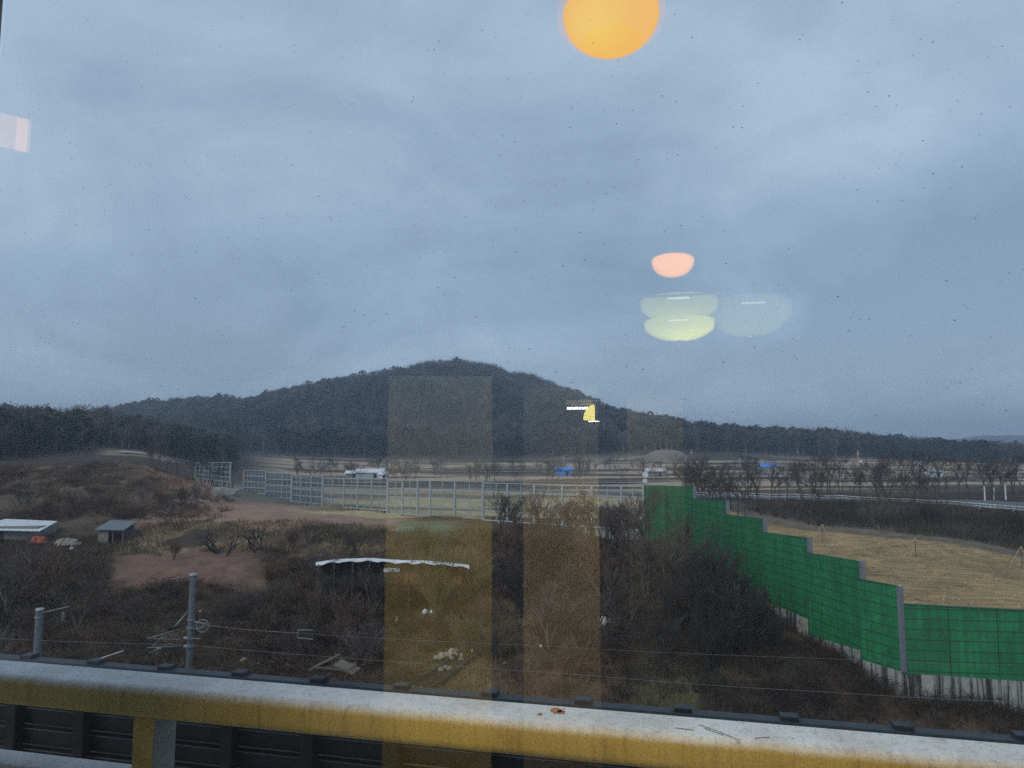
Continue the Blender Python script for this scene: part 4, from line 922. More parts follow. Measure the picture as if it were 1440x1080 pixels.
# bags, stones, litter
def bag(px, py, D, w_, h_, mat, label, cat='bag', name='plastic_bag', seed=0):
    r = random.Random(seed + px); p = P(px, py, D); g = hz(p.x, p.y); c = V(p.x, p.y, g); 
    # walk to where this direction meets the slope
    for dd in np.arange(44, 110, 0.25):
        q = P(px, py, float(dd))
        if q.z <= hz(q.x, q.y): c = q; break
    mb = MB(); n = 9; rings = [(0.75, 0.0), (1.0, 0.3), (0.85, 0.65), (0.45, 0.92), (0.12, 1.0)]
    vs = []
    for (rr_, zz_) in rings:
        for k in range(n): t = k * 2 * math.pi / n; vs.append(c + V(math.cos(t) * w_ / 2 * rr_ * r.uniform(0.8, 1.15), math.sin(t) * w_ / 2 * rr_ * r.uniform(0.8, 1.1), h_ * zz_ * r.uniform(0.9, 1.1) - 0.03))
    fs = [(i * n + k, i * n + (k + 1) % n, (i + 1) * n + (k + 1) % n, (i + 1) * n + k) for i in range(4) for k in range(n)] + [tuple(range(n))[::-1], tuple(range(4 * n, 5 * n))]
    mb.add(vs, fs); return tag(mb.build(name, mat), label, cat)
bag(598, 863, 55, 0.55, 0.42, MAT['white'], 'left white bag of the pair lying in the yellow tinted strip')
bag(608, 863, 55, 0.50, 0.38, MAT['white'], 'right white bag of the pair lying in the yellow tinted strip')
bag(849, 879, 52, 0.65, 0.75, MAT['white'], 'bright white bag on the slope beside the right window edge reflection')
bag(857, 875, 52, 0.3, 0.3, MAT['white'], 'small white scrap touching the bright white bag')
bag(792, 823, 56, 0.42, 0.32, MAT['white'], 'white bag among twigs above the spreading bare tree')
bag(815, 830, 56, 0.42, 0.30, MAT['stone'], 'pale sack right of the white bag among twigs')
bag(737, 828, 56, 0.45, 0.5, MAT['stone'], 'pale bundle in the dark thicket under the forked trees')
bag(714, 830, 56, 0.7, 0.5, MAT['stone'], 'grey bundle leftmost in the dark thicket')
bag(664, 919, 49, 0.22, 0.4, MAT['white'], 'white scrap standing in the dark ditch')
bag(622, 940, 48, 0.35, 0.3, MAT['stone'], 'pale stone block beside the lower end of the ditch', 'stone', 'stone')
bag(710, 934, 48, 0.28, 0.22, MAT['stone'], 'small pale stone on the brown slope right of the ditch', 'stone', 'stone')
bag(421, 820, 60, 0.55, 0.16, mottled('yellow_plastic', (0.45, 0.36, 0.12), (0.60, 0.50, 0.2), 5), 'flat yellowish plastic scrap left of the shack', 'litter', 'plastic_scrap')
bag(362, 861, 56, 0.35, 0.22, MAT['stone'], 'grey litter scrap in the brambles right of the tall mast', 'litter', 'plastic_scrap')
bag(343, 930, 48, 0.5, 0.3, MAT['stone'], 'pale crumpled litter just above the fence right of the tall mast', 'litter', 'plastic_scrap')
bag(892, 844, 56, 1.6, 0.10, MAT['stone'], 'pale broken plank lying in the dark scrub', 'plank', 'plank')
bag(980, 971, 46, 0.30, 0.18, MAT['white'], 'white litter scrap nearest the fence on the dark grass', 'litter', 'plastic_scrap')
bag(1074, 971, 46, 0.26, 0.18, mottled('cream_plastic', (0.6, 0.5, 0.3), (0.75, 0.65, 0.45), 5), 'cream litter scrap on the dark grass below the green wall', 'litter', 'plastic_scrap')
bag(915, 975, 46, 0.22, 0.16, MAT['stone'], 'tiny grey scrap at the foot of the olive strip', 'litter', 'plastic_scrap')
bag(558, 876, 54, 0.25, 0.5, MAT['stone'], 'leaning pale strip of plastic left of the pair of white bags', 'litter', 'plastic_scrap')
LIT = random.Random(5)
for k in range(26):
    o = bag(LIT.uniform(200, 1100), LIT.uniform(820, 940), 52, LIT.uniform(0.14, 0.34), LIT.uniform(0.08, 0.2), MAT['stone'] if k % 3 else MAT['white'], 'tiny pale scrap of litter lying in the brown undergrowth', 'litter', 'litter_scrap', k); o['group'] = 'litter scraps on the slope'
for (px, D, w_, h_, lab, sd) in ((640, 52.5, 2.6, 0.7, 'heap of pale stones on the slope beside the ditch', 11), (628, 51, 1.6, 0.5, 'lower heap of flat pale stones under the olive shrub', 12), (585, 48.2, 2.0, 0.5, 'scatter of pale stones near the fence in the yellow strip', 13)):
    lump('stone_heap', px, D, w_, h_, MAT['stone'], lab, 'stone heap', 18, sd)
# drainage ditch: a dark concrete channel running down the slope
mb = MB(); A = P(690, 902, 53); C = P(592, 972, 45.5)
def onslope(px, py):
    for dd in np.arange(40, 110, 0.2):
        q = P(px, py, float(dd))
        if q.z <= hz(q.x, q.y): return q
    return P(px, py, 50)
A, C = onslope(690, 903), onslope(596, 968); st = 16; vs = []
d = (C - A); d.z = 0; d.normalize(); sdv = V(-d.y, d.x, 0)
for i in range(st + 1):
    p = A.lerp(C, i / st); z0 = hz(p.x, p.y)
    for (a, zz_) in ((-0.75, -0.3), (-0.75, 0.42), (-0.58, 0.42), (-0.5, 0.05), (0.5, 0.05), (0.58, 0.30), (0.75, 0.30), (0.75, -0.3)): vs.append(V(p.x, p.y, z0 + zz_) + sdv * a)
n = 8; fs = [(i * n + k, i * n + (k + 1) % n, (i + 1) * n + (k + 1) % n, (i + 1) * n + k) for i in range(st) for k in range(n)] + [tuple(range(n))[::-1], tuple(range(st * n, st * n + n))]
mb.add(vs, fs); tag(mb.build('drainage_channel', mottled('dark_wet_concrete', (0.022, 0.024, 0.022), (0.05, 0.052, 0.048), 2)), 'dark drainage channel running diagonally down the brown slope', 'drainage channel')

# ------------------------------------------------------------------ far plain: poles, roofs, rails, signs
for (px, y0, D, lab) in ((970, 632, 300, 'tall tan utility pole behind the left end of the green wall'), (1037, 645, 300, 'grey utility pole left of the blue roof'),
        (1068, 646, 290, 'grey utility pole at the left corner of the blue roof'), (1092, 647, 290, 'tan utility pole at the right corner of the blue roof'),
        (1104, 646, 295, 'tan utility pole, middle of the close three'), (1122, 646, 290, 'tan utility pole at the left end of the pale kerb line'),
        (1202, 633, 270, 'tallest tan utility pole, alone on the right with a lamp box'), (792, 640, 330, 'thin pale pole left of the blue sign on the plain'), (828, 647, 320, 'thin white pole right of the blue roofed stall')):
    root = thing('utility_pole', lab, 'utility pole', G(px, D)); top = P(px, y0, D).z; p = G(px, D); mt = MAT['steel'] if 'grey' in lab or 'white' in lab or 'pale pole' in lab else MAT['wood']
    mb = MB(); mb.tube([V(p.x, p.y, p.z - 0.5), V(p.x, p.y, top)], [0.26, 0.16] if D < 310 else [0.15, 0.12], 8); mb.build('shaft', mt, root, True)
    mb = MB(); mb.box(V(p.x, p.y, top - 1.2), (1.8, 0.15, 0.15)); ca_ = mb.build('cross_arm', mt, root)
    if px == 1202: mb = MB(); mb.box(V(p.x + 0.8, p.y, top - 4.2), (1.0, 0.6, 0.7)); mb.build('lamp_box', MAT['white'], ca_)
    rel(root)
def small_house(px, D, w_, h_, roofm, wallm, label, cat='shed', name='shed', dep=4):
    c = G(px, D); r_ = thing(name, label, cat, c)
    mb = MB(); mb.box(c + V(0, dep / 2, h_ * 0.3), (w_, dep, h_ * 0.6 + 0.5)); mb.build('wall', wallm, r_)
    mb = MB(); mb.prism([c + V(-w_ / 2 - 0.4, -0.4, h_ * 0.62), c + V(-w_ / 2 - 0.4, dep / 2, h_), c + V(-w_ / 2 - 0.4, dep + 0.4, h_ * 0.62), c + V(-w_ / 2 - 0.4, dep / 2, h_ - 0.15)], V(w_ + 0.8, 0, 0)); mb.build('roof', roofm, r_)
    mb = MB(); mb.box(c + V(w_ * 0.2, -0.04, h_ * 0.25), (0.9, 0.08, 1.6)); mb.build('door', MAT['dark'], r_); rel(r_); return r_
small_house(792, 262, 6.0, 3.4, MAT['blue'], MAT['blue'], 'bright blue roofed stall on the plain above the clear barrier')
small_house(1079, 270, 6.2, 3.8, MAT['blue'], MAT['steel'], 'pale blue roofed shed between the utility poles')
small_house(522, 235, 9, 3.4, MAT['white'], MAT['steel'], 'low white roofed shed on the plain left of the yellow strip')
small_house(497, 240, 4, 2.6, MAT['white'], MAT['steel_dark'], 'tiny white shed left of the low white roofed shed')
small_house(540, 226, 2.5, 3.0, MAT['white'], MAT['white'], 'narrow white hut at the edge of the yellow strip')
small_house(920, 250, 7, 3.0, MAT['white'], MAT['plaster'], 'pale roofed shed behind the left end of the green wall')
small_house(1310, 236, 4, 2.6, MAT['steel'], MAT['white'], 'small grey roofed shed in the far fields at right')
# earth covered mound (tunnel portal) on the far side
c = G(935, 400); mb = MB(); prof = [(0.01, 6.5), (5, 6.2), (9, 5.0), (12, 2.5), (14, -1)]; mb.lathe(c, [(a, b_) for a, b_ in prof], 24)
tag(mb.build('earth_mound', mottled('bare_earth', (0.14, 0.12, 0.10), (0.24, 0.20, 0.16), 0.5), None, True), 'low pale earth mound at the foot of the dark trees', 'earth mound')
# smoke-free: white round sign on its post left of the green wall
c = G(905, 150); sg = thing('road_sign', 'white backed round road sign above the start of the green wall', 'road sign', c)
mb = MB(); mb.tube([c - V(0, 0, 0.3), c + V(0, 0, 5.0)], 0.09, 8); mb.build('sign_post', MAT['steel'], sg)
mb = MB(); mb.lathe(c + V(0, -0.15, 4.3), [(0.001, -0.02), (0.65, -0.02), (0.65, 0.02), (0.001, 0.02)], 20, ax=V(0, 1, 0)); mb.build('sign_plate', MAT['white'], sg)
mb = MB(); mb.box(c + V(-0.1, -0.15, 3.0), (0.9, 0.04, 0.7)); mb.build('sign_plate', MAT['white'], sg); rel(sg)
# white guard rail along the road
gr_ = thing('guard_rail', 'white guard rail running along the far road behind the dark brush', 'guard rail', G(1264, 125))
line = [g2(1560, 108.5), g2(1440, 113.5), g2(1264, 125.5), g2(1100, 135.5), g2(940, 145.5)]; fine = []
for a, b_ in zip(line[:-1], line[1:]): fine += [a.lerp(b_, i / 8) for i in range(8)]
fine.append(line[-1]); fine = [V(p.x, p.y, hz(p.x, p.y)) for p in fine]
for hh in (0.65, 1.05): mb = MB(); mb.tube([p + V(0, 0, hh) for p in fine], 0.075, 6); mb.build('rail', MAT['white'], gr_)
for p in fine[::1]: mb = MB(); mb.tube([p - V(0, 0, 0.2), p + V(0, 0, 1.1)], 0.06, 6); mb.build('post', MAT['white'], gr_)
rel(gr_)
for (px, D, h_, lab) in ((1375, 128, 2.4, 'left white marker post behind the roadside trees'), (1388, 128, 2.0, 'middle white marker post behind the roadside trees'), (1404, 127, 2.6, 'right white marker post behind the roadside trees')):
    c = G(px, D); mb = MB(); mb.tube([c - V(0, 0, 0.2), c + V(0, 0, h_)], [0.14, 0.12], 8); mb.lathe(c + V(0, 0, h_), [(0.13, 0), (0.1, 0.08), (0.01, 0.12)], 8); tag(mb.build('marker_post', MAT['white']), lab, 'post')
# pale kerb lines and a pond
ribbon('road', [g2(1120, 250), g2(1250, 245), g2(1340, 236), g2(1500, 220)], 2.2, MAT['dirt'], 0.3)
ribbon('road', [g2(900, 395), g2(980, 370), g2(1100, 372), g2(1250, 330)], 3.0, MAT['dirt'], 0.4)
ribbon('path', [g2(430, 236), g2(520, 228), g2(700, 215), g2(905, 205)], 2.4, MAT['dirt'], 0.3)
wt = M('pond_water'); wt.set((0.42, 0.48, 0.52), 0.25); 
ribbon('water', [g2(168, 197), g2(186, 195), g2(212, 196)], (2.0, 4.5), wt.m, 0.5)
# tree stake tripods on the tan field
for (px, py, D, h_, legs, lab) in ((1148, 750, 108, 2.6, 3, 'left stake tripod at the far edge of the tan field'), (1275, 762, 94, 2.4, 2, 'middle leaning stake pair at the far edge of the tan field'), (1420, 778, 84, 2.5, 3, 'right stake tripod at the far edge of the tan field')):
    c = G(px, D); r_ = thing('tree_stakes', lab, 'tree stakes', c)
    mb = MB(); mb.tube([c - V(0, 0, 0.2), c + V(0.02, 0, h_ * 0.8)], 0.06, 6); mb.build('sapling_stem', MAT['bark_grey'], r_)
    for k in range(legs): a = k * 2.09 + 0.15 + math.pi * 0.9; q = c + V(math.cos(a) * 1.5, math.sin(a) * 1.2, -0.15); mb = MB(); mb.tube([q, c + V(0.05 * k, 0, h_)], 0.055, 6); mb.build('stake', MAT['wood'], r_)
    rel(r_)
# ------------------------------------------------------------------ the room behind the window and what its pane mirrors
GD = 0.45                                             # the pane stands this far in front of the eye
def mir(px, py, D):
    """the place in the room whose mirror image in the pane is seen in that direction at that distance"""
    v = P(px, py, D) - V(0, 0, H); return v - nB * (2 * (v.dot(nB) - GD)) + V(0, 0, H)
MAT['frame_black'] = mottled('black_window_frame', (0.010, 0.011, 0.013), (0.022, 0.024, 0.027), 12, 0.5)
MAT['matt_black'] = mottled('matt_black_cable', (0.002, 0.002, 0.002), (0.004, 0.004, 0.004), 5, 1.0, 0, 0, 0.0)
MAT['wall_in'] = mottled('dim_wall', (0.035, 0.036, 0.04), (0.055, 0.056, 0.06), 1.0, 0.9)
# window: s range found from the left jamb
sl_ = (GD + 0.005) * (math.cos(R(YAW)) * -0.754 - math.sin(R(YAW))) / (math.cos(R(YAW)) + math.sin(R(YAW)) * -0.754)
win = thing('window', 'large dirty window pane with a black frame at the left edge', 'window', B(0.6, GD, -1.2))
def glassm():
    m = M('window_glass'); tr = m.N.new('ShaderNodeBsdfTransparent'); tr.inputs[0].default_value = (0.975, 0.985, 0.985, 1)
    gl = m.N.new('ShaderNodeBsdfGlossy'); gl.inputs['Roughness'].default_value = 0.0; gl.inputs[0].default_value = (1, 1, 1, 1)
    mx = m.N.new('ShaderNodeMixShader'); mx.inputs[0].default_value = 0.065
    m.L.new(tr.outputs[0], mx.inputs[1]); m.L.new(gl.outputs[0], mx.inputs[2])
    df = m.N.new('ShaderNodeBsdfDiffuse'); df.inputs[0].default_value = (0.05, 0.06, 0.07, 1)
    v = m.mapv((1, 1, 1)); vo = m.N.new('ShaderNodeTexVoronoi'); vo.inputs['Scale'].default_value = 330; m.L.new(m.mapv((0.8, 1, 1.25), (0, 0.5, 0)), vo.inputs['Vector'])
    cr_ = m.N.new('ShaderNodeSeparateXYZ'); m.L.new(vo.outputs['Color'], cr_.inputs[0])
    x = m.sepz()[0]; dens = m.math('MULTIPLY', m.noise(6, 4, 0.6), m.ramp(m.math('ADD', m.math('MULTIPLY', x, 0.9), 0.35), [(0.15, 0.25), (0.8, 1.0)]))
    pick = m.math('LESS_THAN', cr_.outputs[0], m.math('MULTIPLY', m.math('POWER', dens, 2.0), 3.4))
    rad = m.math('MULTIPLY', m.math('POWER', cr_.outputs[1], 2.5), 0.24)
    spot = m.math('MULTIPLY', m.math('LESS_THAN', vo.outputs['Distance'], m.math('ADD', rad, 0.10)), pick)
    fac = m.math('MULTIPLY', spot, m.math('ADD', m.math('MULTIPLY', cr_.outputs[2], 0.5), 0.12))
    film = m.noise(1.0, 6, 0.65, m.mapv((5, 5, 2.2), (0, 0.35, 0)), 0.6); fm = m.math('MULTIPLY', m.ramp(film, [(0.42, 0.0), (0.72, 1.0)]), m.ramp(m.math('ADD', m.math('MULTIPLY', x, 0.9), 0.35), [(0.15, 0.03), (0.85, 0.085)]))
    fac = m.math('MAXIMUM', fac, fm)
    mx2 = m.N.new('ShaderNodeMixShader'); m.L.new(fac, mx2.inputs[0]); m.L.new(mx.outputs[0], mx2.inputs[1]); m.L.new(df.outputs[0], mx2.inputs[2])
    m.L.new(mx2.outputs[0], m.o.inputs['Surface']); return m.m
MAT['glass'] = glassm()
s1_, zlo, zhi = 3.4, -1.15, 1.35
mb = MB(); mb.box(V(0, 0, 0), (s1_ - sl_, 0.010, zhi - zlo)); po = mb.build('pane', MAT['glass'], win)
win.rotation_euler = (0, 0, R(-YAW)); win.location = B((s1_ + sl_) / 2, GD, (zhi + zlo) / 2); Wd, Ht = s1_ - sl_, zhi - zlo
for nm, c, sz in (('side_frame', (-Wd / 2 - 0.15, -0.005, 0), (0.30, 0.02, Ht + 0.12)), ('side_frame', (Wd / 2 + 0.03, -0.03, 0), (0.06, 0.07, Ht + 0.12)), ('head_frame', (0, -0.03, Ht / 2 + 0.03), (Wd, 0.07, 0.06)), ('sill_frame', (0, -0.03, -Ht / 2 - 0.03), (Wd, 0.07, 0.06))):
    mb = MB(); mb.box(c, sz); mb.build(nm, MAT['frame_black'], win, bevel=0.004)
# room shell: walls, floor, ceiling, added baffle
def slab(name, s0, s1, d0, d1, z0, z1, mat, kind=True):
    mb = MB(); mb.box(B((s0 + s1) / 2, (d0 + d1) / 2, (z0 + z1) / 2), (s1 - s0, d1 - d0, z1 - z0), tB, nB); return struct(mb.build(name, mat))
RB = -10.5; RL, RR_ = -6.0, 7.0; FL, CE = -3.8, 2.7
slab('floor', RL, RR_, RB, GD - 0.002, FL - 0.2, FL, MAT['wall_in']); slab('ceiling', RL, RR_, RB, GD - 0.002, CE, CE + 0.2, MAT['wall_in'])
slab('wall_back', RL, RR_, RB - 0.2, RB, FL - 0.2, CE + 0.2, MAT['wall_in'])
slab('wall_left', RL - 0.2, RL, RB, GD - 0.002, FL - 0.2, CE + 0.2, MAT['wall_in']); slab('wall_right', RR_, RR_ + 0.2, RB, GD - 0.002, FL - 0.2, CE + 0.2, MAT['wall_in'])
slab('baffle', RL, RR_, -4.75, -4.4, 1.85, CE, MAT['wall_in'])  # added only to keep the far fill light out of the pane's reflection
ww0, ww1 = GD - 0.012, GD + 0.13
MAT['wall_out'] = mottled('pale_wall', (0.50, 0.50, 0.48), (0.62, 0.62, 0.60), 1.0, 0.9)
slab('wall_front', RL, sl_ - 0.30, ww0, ww1, FL, CE, MAT['wall_out']); slab('wall_front', s1_ + 0.06, RR_, ww0, ww1, FL, CE, MAT['wall_out'])
slab('wall_front', sl_ - 0.30, s1_ + 0.06, ww0, ww1, FL, zlo - 0.06, MAT['wall_out']); slab('wall_front', sl_ - 0.30, s1_ + 0.06, ww0, ww1, zhi + 0.06, CE, MAT['wall_out'])
def soften(m, e_, lo=0.35, hi=0.95, keep=0.0):
    """frosted glass rim: thins out towards the silhouette"""
    lw = m.N.new('ShaderNodeLayerWeight'); lw.inputs[0].default_value = 0.5; f = m.ramp(lw.outputs['Facing'], [(lo, 1.0), (hi, keep)])
    tr = m.N.new('ShaderNodeBsdfTransparent'); mx = m.N.new('ShaderNodeMixShader'); m.L.new(f, mx.inputs[0]); m.L.new(tr.outputs[0], mx.inputs[1]); m.L.new(e_.outputs[0], mx.inputs[2]); m.L.new(mx.outputs[0], m.o.inputs['Surface'])
def emis(name, col, st, hot=None, edge=None, soft=False):
    m = M(name); e_ = m.N.new('ShaderNodeEmission'); e_.inputs[0].default_value = (*col, 1); e_.inputs[1].default_value = st
    if edge:
        lw = m.N.new('ShaderNodeLayerWeight'); lw.inputs[0].default_value = 0.5
        c = m.ramp(lw.outputs['Facing'], [(0.0, col), (0.75, col), (1.0, edge)])
        if hot:
            v = m.N.new('ShaderNodeVectorMath'); v.operation = 'DISTANCE'; m.L.new(m.co('Generated'), v.inputs[0]); v.inputs[1].default_value = (0.22, 0.1, 0.12)
            c = m.mix(m.ramp(v.outputs['Value'], [(0.0, 0.9), (0.55, 0.0)]), c, hot)
        m.L.new(c, e_.inputs[0])
    m.L.new(e_.outputs[0], m.o.inputs['Surface'])
    if soft: soften(m, e_, 0.3, 0.9)
    return m.m
# orange globe added outside the pane in place of a mirror image; bowl lamp mirrored
def pendant(label, px, py, D, w_, h_, col, st, edge, half=False, seen=False):
    c = P(px, py, D) if seen else mir(px, py, D); r_ = thing('pendant_lamp', label, 'pendant lamp', c); mb = MB()
    if half: prof = [(0.001, -h_ / 2)] + [(w_ / 2 * math.sin(t) ** 0.85, -h_ / 2 * math.cos(t)) for t in np.linspace(0.12, math.pi / 2, 14)] + [(w_ / 2 * 0.97, 0.01), (w_ / 2 * 0.8, 0.025), (0.02, 0.035)]
    else: prof = [(0.001, -0.064)] + [(w_ / 2 * math.sin(t), -(0.064 if t < math.pi / 2 else 0.044) * math.cos(t)) for t in np.linspace(0.08, math.pi * 0.93, 30)]
    mb.lathe(c, [(float(a), float(b_)) for a, b_ in prof], 40); mb.build('glass_shade', emis('lamp_glow_%d' % px, col, st, (1.0, 0.72, 0.17) if seen else None, edge, half), r_, True)
    zc = H + CE; mb = MB(); mb.tube([c + V(0, 0, h_ * 0.42), V(c.x, c.y, zc)], 0.0015, 6); mb.build('cord', MAT['matt_black'], r_)
    mb = MB(); mb.lathe(c + V(0, 0, h_ * (0.05 if half else 0.42)), [(0.001, 0.06), (0.03, 0.06), (0.045, 0.0), (0.001, 0)], 16); mb.build('lamp_holder', MAT['frame_black'], r_); rel(r_); return r_
bigl = pendant('big glowing orange globe lamp at the top edge, standing in for a mirrored one', 859, 21, 1.15, 0.163, 0.158, (1.0, 0.56, 0.15), 1.06, (1.0, 0.46, 0.22), False, True)
hm_ = M('halo_shell'); a_ = hm_.N.new('ShaderNodeBsdfTransparent'); b_ = hm_.N.new('ShaderNodeEmission'); b_.inputs[0].default_value = (0.95, 0.62, 0.50, 1); c_ = hm_.N.new('ShaderNodeMixShader'); c_.inputs[0].default_value = 0.13  # faint emissive shell that paints a halo round the orange globe
hm_.L.new(a_.outputs[0], c_.inputs[1]); hm_.L.new(b_.outputs[0], c_.inputs[2]); hm_.L.new(c_.outputs[0], hm_.o.inputs['Surface'])
mb = MB(); c = bigl.location; mb.lathe(V(0, 0, 0), [(0.092 * math.sin(t), -(0.060 if t < math.pi / 2 else 0.05) * math.cos(t)) for t in map(float, np.linspace(0.02, math.pi * 0.93, 24))], 40); mb.build('halo_shell', hm_.m, bigl, True)
pendant('small pinkish bowl lamp mirrored above the yellow drum lamps', 946, 366, 5.0, 0.31, 0.25, (1.0, 0.36, 0.0), 6.0, (0.4, 0.16, 0.0), True)
# drum lamps: translucent yellow bowls in tiers, brightest round the bulb
def glowmat(name, hot, pale, rad, streak=False):
    m = M(name); g = m.N.new('ShaderNodeVectorMath'); g.operation = 'LENGTH'; m.L.new(m.co(), g.inputs[0])
    c = m.ramp(m.math('DIVIDE', g.outputs['Value'], rad), [(0.0, hot), (0.45, tuple(0.5 * (a + b) for a, b in zip(hot, pale))), (1.0, pale)])
    st = 1.0
    e_ = m.N.new('ShaderNodeEmission')
    if streak:
        w_ = m.noise(1.0, 3, 0.8, m.mapv((70, 70, 6))); c = m.mix(1.0, c, m.ramp(w_, [(0.35, 0.25), (0.65, 1.0)]), 'MULTIPLY')
    m.L.new(c, e_.inputs[0]); e_.inputs[1].default_value = 5.0; soften(m, e_, 0.4, 1.0, 0.1); return m.m
def bowl(root, c, rad, z0, z1, mat, off=V(0, 0, 0), cut=None):
    prof = [(rad * 0.12, z0 - 0.012)] + [(rad * (0.3 + 0.7 * t), z0 + (z1 - z0) * 0.55 * (t ** 2.2)) for t in (0.2, 0.45, 0.7, 0.88, 1.0)] + [(rad * 1.02, z1), (rad * 0.99, z1), (rad * 0.97, z0 + (z1 - z0) * 0.6)]
    mb = MB(); mb.lathe(-off, [(float(a), float(b_)) for a, b_ in prof], 48); o = mb.build('shade', mat, None, True); o.parent = root; o.location = off + c - Vector(root.location)
    o.matrix_parent_inverse = Matrix.Identity(4); return o
def drum(label, px, py, D, tiers, bulb, streak=False):
    c = mir(px, py, D); r_ = thing('drum_lamp', label, 'drum lamp', c)
    mb = MB(); mb.tube([V(0, 0, tiers[-1][1]), V(0, 0, H + CE - c.z)], 0.002, 6); mb.build('rod', MAT['matt_black'], r_)
    for i_, (rad, z0, z1, hot, pale) in enumerate(tiers):
        bowl(r_, c, rad, z0, z1, glowmat('shade_glow', hot, pale, rad * 1.3, streak), tB * bulb[i_] + V(0, 0, z0))
        if i_ == 1: q = MB(); q.box(nB * (rad * 1.06) + tB * -0.1 + V(0, 0, z1 - 0.03), (0.95, 0.006, 0.018), tB, nB); q.build('cross_bar', MAT['steel_dark'], r_)
        mb = MB(); mb.box(-nB * (-rad * 1.03) + V(0, 0, z0 + (z1 - z0) * 0.72), (rad * 0.55, 0.004, 0.011), tB, nB); mb.build('light_slot', emis('slot_glow', (0.8, 0.85, 0.6), 4 if not streak else 2.5), r_)
        mb = MB(); mb.lathe(V(0, 0, z0 - 0.02), [(0.001, -0.018), (0.016, -0.006), (0.016, 0.012), (0.001, 0.016)], 12); mb.build('finial', MAT['steel_dark'], r_)
    return r_
drum('left two-tiered yellow drum lamp mirrored over the sky', 955, 452, 6.2, [(0.30, -0.16, 0.0, (1.15, 1.05, 0.0), (0.34, 0.34, 0.04)), (0.33, 0.0, 0.19, (0.62, 0.60, 0.02), (0.14, 0.15, 0.02))], (0.06, 0.0))
drum('right dimmer yellow drum lamp mirrored beside the two-tiered one', 1054, 446, 6.4, [(0.36, -0.16, 0.14, (0.26, 0.26, 0.03), (0.09, 0.09, 0.015))], (0.0,), True)
def tube_light(label, px, py, D, ln, st, rz=0.0):
    c = mir(px, py, D); r_ = thing('strip_light', label, 'strip light', c); X = (tB * math.cos(rz) + nB * math.sin(rz))
    mb = MB(); mb.tube([c - X * ln / 2, c + X * ln / 2], 0.013, 10); mb.build('tube', emis('tube_glow', (1.0, 0.98, 0.92), st), r_)
    mb = MB(); mb.box(c + V(0, 0, 0.06), (ln * 1.05, 0.09, 0.05), X, V(-X.y, X.x, 0)); mb.build('housing', MAT['grey_paint'], r_)
    for k in (-0.4, 0.4): mb = MB(); mb.tube([c + X * ln * k + V(0, 0, 0.08), V((c + X * ln * k).x, (c + X * ln * k).y, H + CE)], 0.001, 5); mb.build('hanger', MAT['matt_black'], r_)
    rel(r_); return r_
tube_light('white strip light mirrored on the right shoulder of the hill', 815, 574, 7.6, 0.27, 14)
c = mir(835, 581, 7.4); r_ = thing('wall_lamp', 'yellow quarter round shade mirrored beside the white strip light', 'wall lamp', c)
mb = MB(); prof = [c + tB * (0.0) + V(0, 0, -0.07)] + [c + tB * (0.11 * math.cos(t) - 0.055 + 0.055) * -1 + V(0, 0, 0.16 * math.sin(t) - 0.07) for t in np.linspace(0, math.pi / 2, 9)]
mb.prism(prof, nB * -0.10); mb.build('lamp_shade', emis('yellow_shade_glow', (1.0, 0.86, 0.22), 6.5), r_)
mb = MB(); mb.box(c + V(0.0, 0, -0.085), (0.10, 0.09, 0.010), tB, nB); mb.build('shade_rim', emis('rim_glow', (1.0, 0.95, 0.7), 10), r_); rel(r_)
# blush lit picture panel far left
c = mir(20, 187, 4.2); fw = Vector((-c.x, -c.y, 0)); fw = (fw - nB * (2 * fw.dot(nB) - 2 * GD)).normalized() if False else (mir(20, 187, 4.2) - mir(20, 187, 1.0)); fw.z = 0; fw.normalize()
mb = MB(); mb.box(c, (0.15, 0.006, 0.21), V(-fw.y, fw.x, 0), fw); tag(mb.build('sconce', emis('sconce_glow', (1.0, 0.42, 0.15), 2.4), None), 'small pinkish rectangular wall lamp mirrored at the left edge', 'wall lamp')
# boards standing in the room that the pane mirrors as tinted upright strips
def standing(label, xa, xb, top, D, zlow, mat, cat='partition', name='partition', two=None):
    A, C = mir(xa, 635, D), mir(xb, 635, D); d = C - A; d.z = 0; ln = d.length; X = d.normalized(); Yv = V(-X.y, X.x, 0); zt = mir((xa + xb) / 2, top, D).z; z0 = H + FL
    zs = H + zlow if zlow else None; r_ = thing(name, label, cat, V((A.x + C.x) / 2, (A.y + C.y) / 2, z0)); mid = (A + C) / 2
    if two:
        mb = MB(); mb.box(V(mid.x, mid.y, (zt + zs) / 2), (ln, 0.05, zt - zs), X, Yv); mb.build('upper_panel', two, r_)
        mb = MB(); mb.box(V(mid.x, mid.y, (z0 + zs) / 2), (ln, 0.06, zs - z0), X, Yv); mb.build('lower_panel', mat, r_)
    else:
        mb = MB(); mb.box(V(mid.x, mid.y, (zt + z0) / 2), (ln, 0.05, zt - z0), X, Yv); mb.build('panel', mat, r_)
    mb = MB(); mb.box(V(mid.x, mid.y, zt + 0.02), (ln, 0.07, 0.03), X, Yv); mb.build('top_trim', MAT['frame_black'], r_); rel(r_)
wood = mottled('ochre_board', (0.46, 0.34, 0.05), (0.62, 0.48, 0.10), 3, 0.6); grey_b = mottled('grey_board', (0.17, 0.165, 0.12), (0.26, 0.25, 0.18), 3, 0.7); cream_b = mottled('tan_board', (0.32, 0.24, 0.12), (0.44, 0.34, 0.18), 3, 0.7)
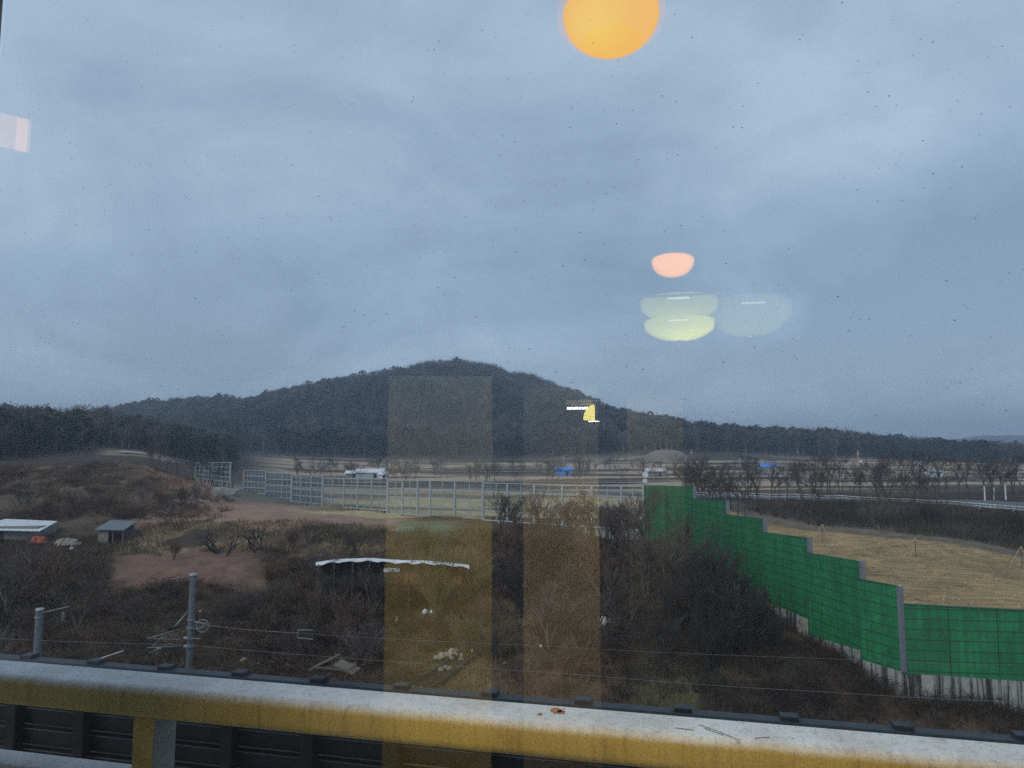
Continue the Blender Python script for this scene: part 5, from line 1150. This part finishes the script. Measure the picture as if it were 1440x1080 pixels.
standing('ochre board mirrored as the yellow tinted upright strip left of centre', 546, 692, 528, 4.2, -0.38, wood, two=grey_b)
standing('tan board mirrored as the pale upright strip whose edge crosses the railing', 736, 841, 545, 8.4, -0.30, cream_b, two=mottled('dark_board', (0.07, 0.065, 0.055), (0.11, 0.10, 0.085), 3, 0.8))  # upper panel has the darker board colour
dimb = mottled('dim_board', (0.05, 0.045, 0.03), (0.085, 0.075, 0.05), 3, 0.7)
standing('dim board mirrored as the faint upright strip in front of the green wall end', 882, 960, 560, 8.0, -0.4, dimb)
# area fill lights added in the room to brighten the mirrored boards, themselves unseen
for s_c, d_c, lab in ((-0.2, -1.4, 'added unseen fill light over the mirrored boards'), (0.3, -5.3, 'added unseen fill light in the far part of the room')):
    c = B(s_c, d_c, CE - 0.05); r_ = thing('fill_light', lab, 'fill light', c, 0, 'added unseen fill lamps')
    mb = MB(); mb.box(c, (1.6, 0.5, 0.05), tB, nB); mb.build('housing', MAT['grey_paint'], r_); rel(r_)
    al = bpy.data.lights.new('fill_area', 'AREA'); al.shape = 'RECTANGLE'; al.size = 1.5; al.size_y = 0.45; al.energy = 190 if d_c > -2 else 420; al.color = (1.0, 0.92, 0.78)
    ao = bpy.data.objects.new('fill_area', al); COL.objects.link(ao); ao.parent = r_; ao.location = V(0, 0, -0.04); ao.rotation_euler = (0, 0, R(-YAW))

# ------------------------------------------------------------------ haze
hm = bpy.data.materials.new('haze_air'); hm.use_nodes = True; t_ = hm.node_tree; t_.nodes.clear()
ho = t_.nodes.new('ShaderNodeOutputMaterial'); pv = t_.nodes.new('ShaderNodeVolumePrincipled')
pv.inputs['Color'].default_value = (0.62, 0.78, 1.0, 1); pv.inputs['Density'].default_value = 0.00048; pv.inputs['Anisotropy'].default_value = 0.0
t_.links.new(pv.outputs[0], ho.inputs['Volume'])
mb = MB(); mb.box((0, 1750, (160 - 8) / 2), (7600, 3900, 168)); hzo = mb.build('haze', hm); tag(hzo, 'thin bluish haze in the valley air', 'haze', None, 'stuff')
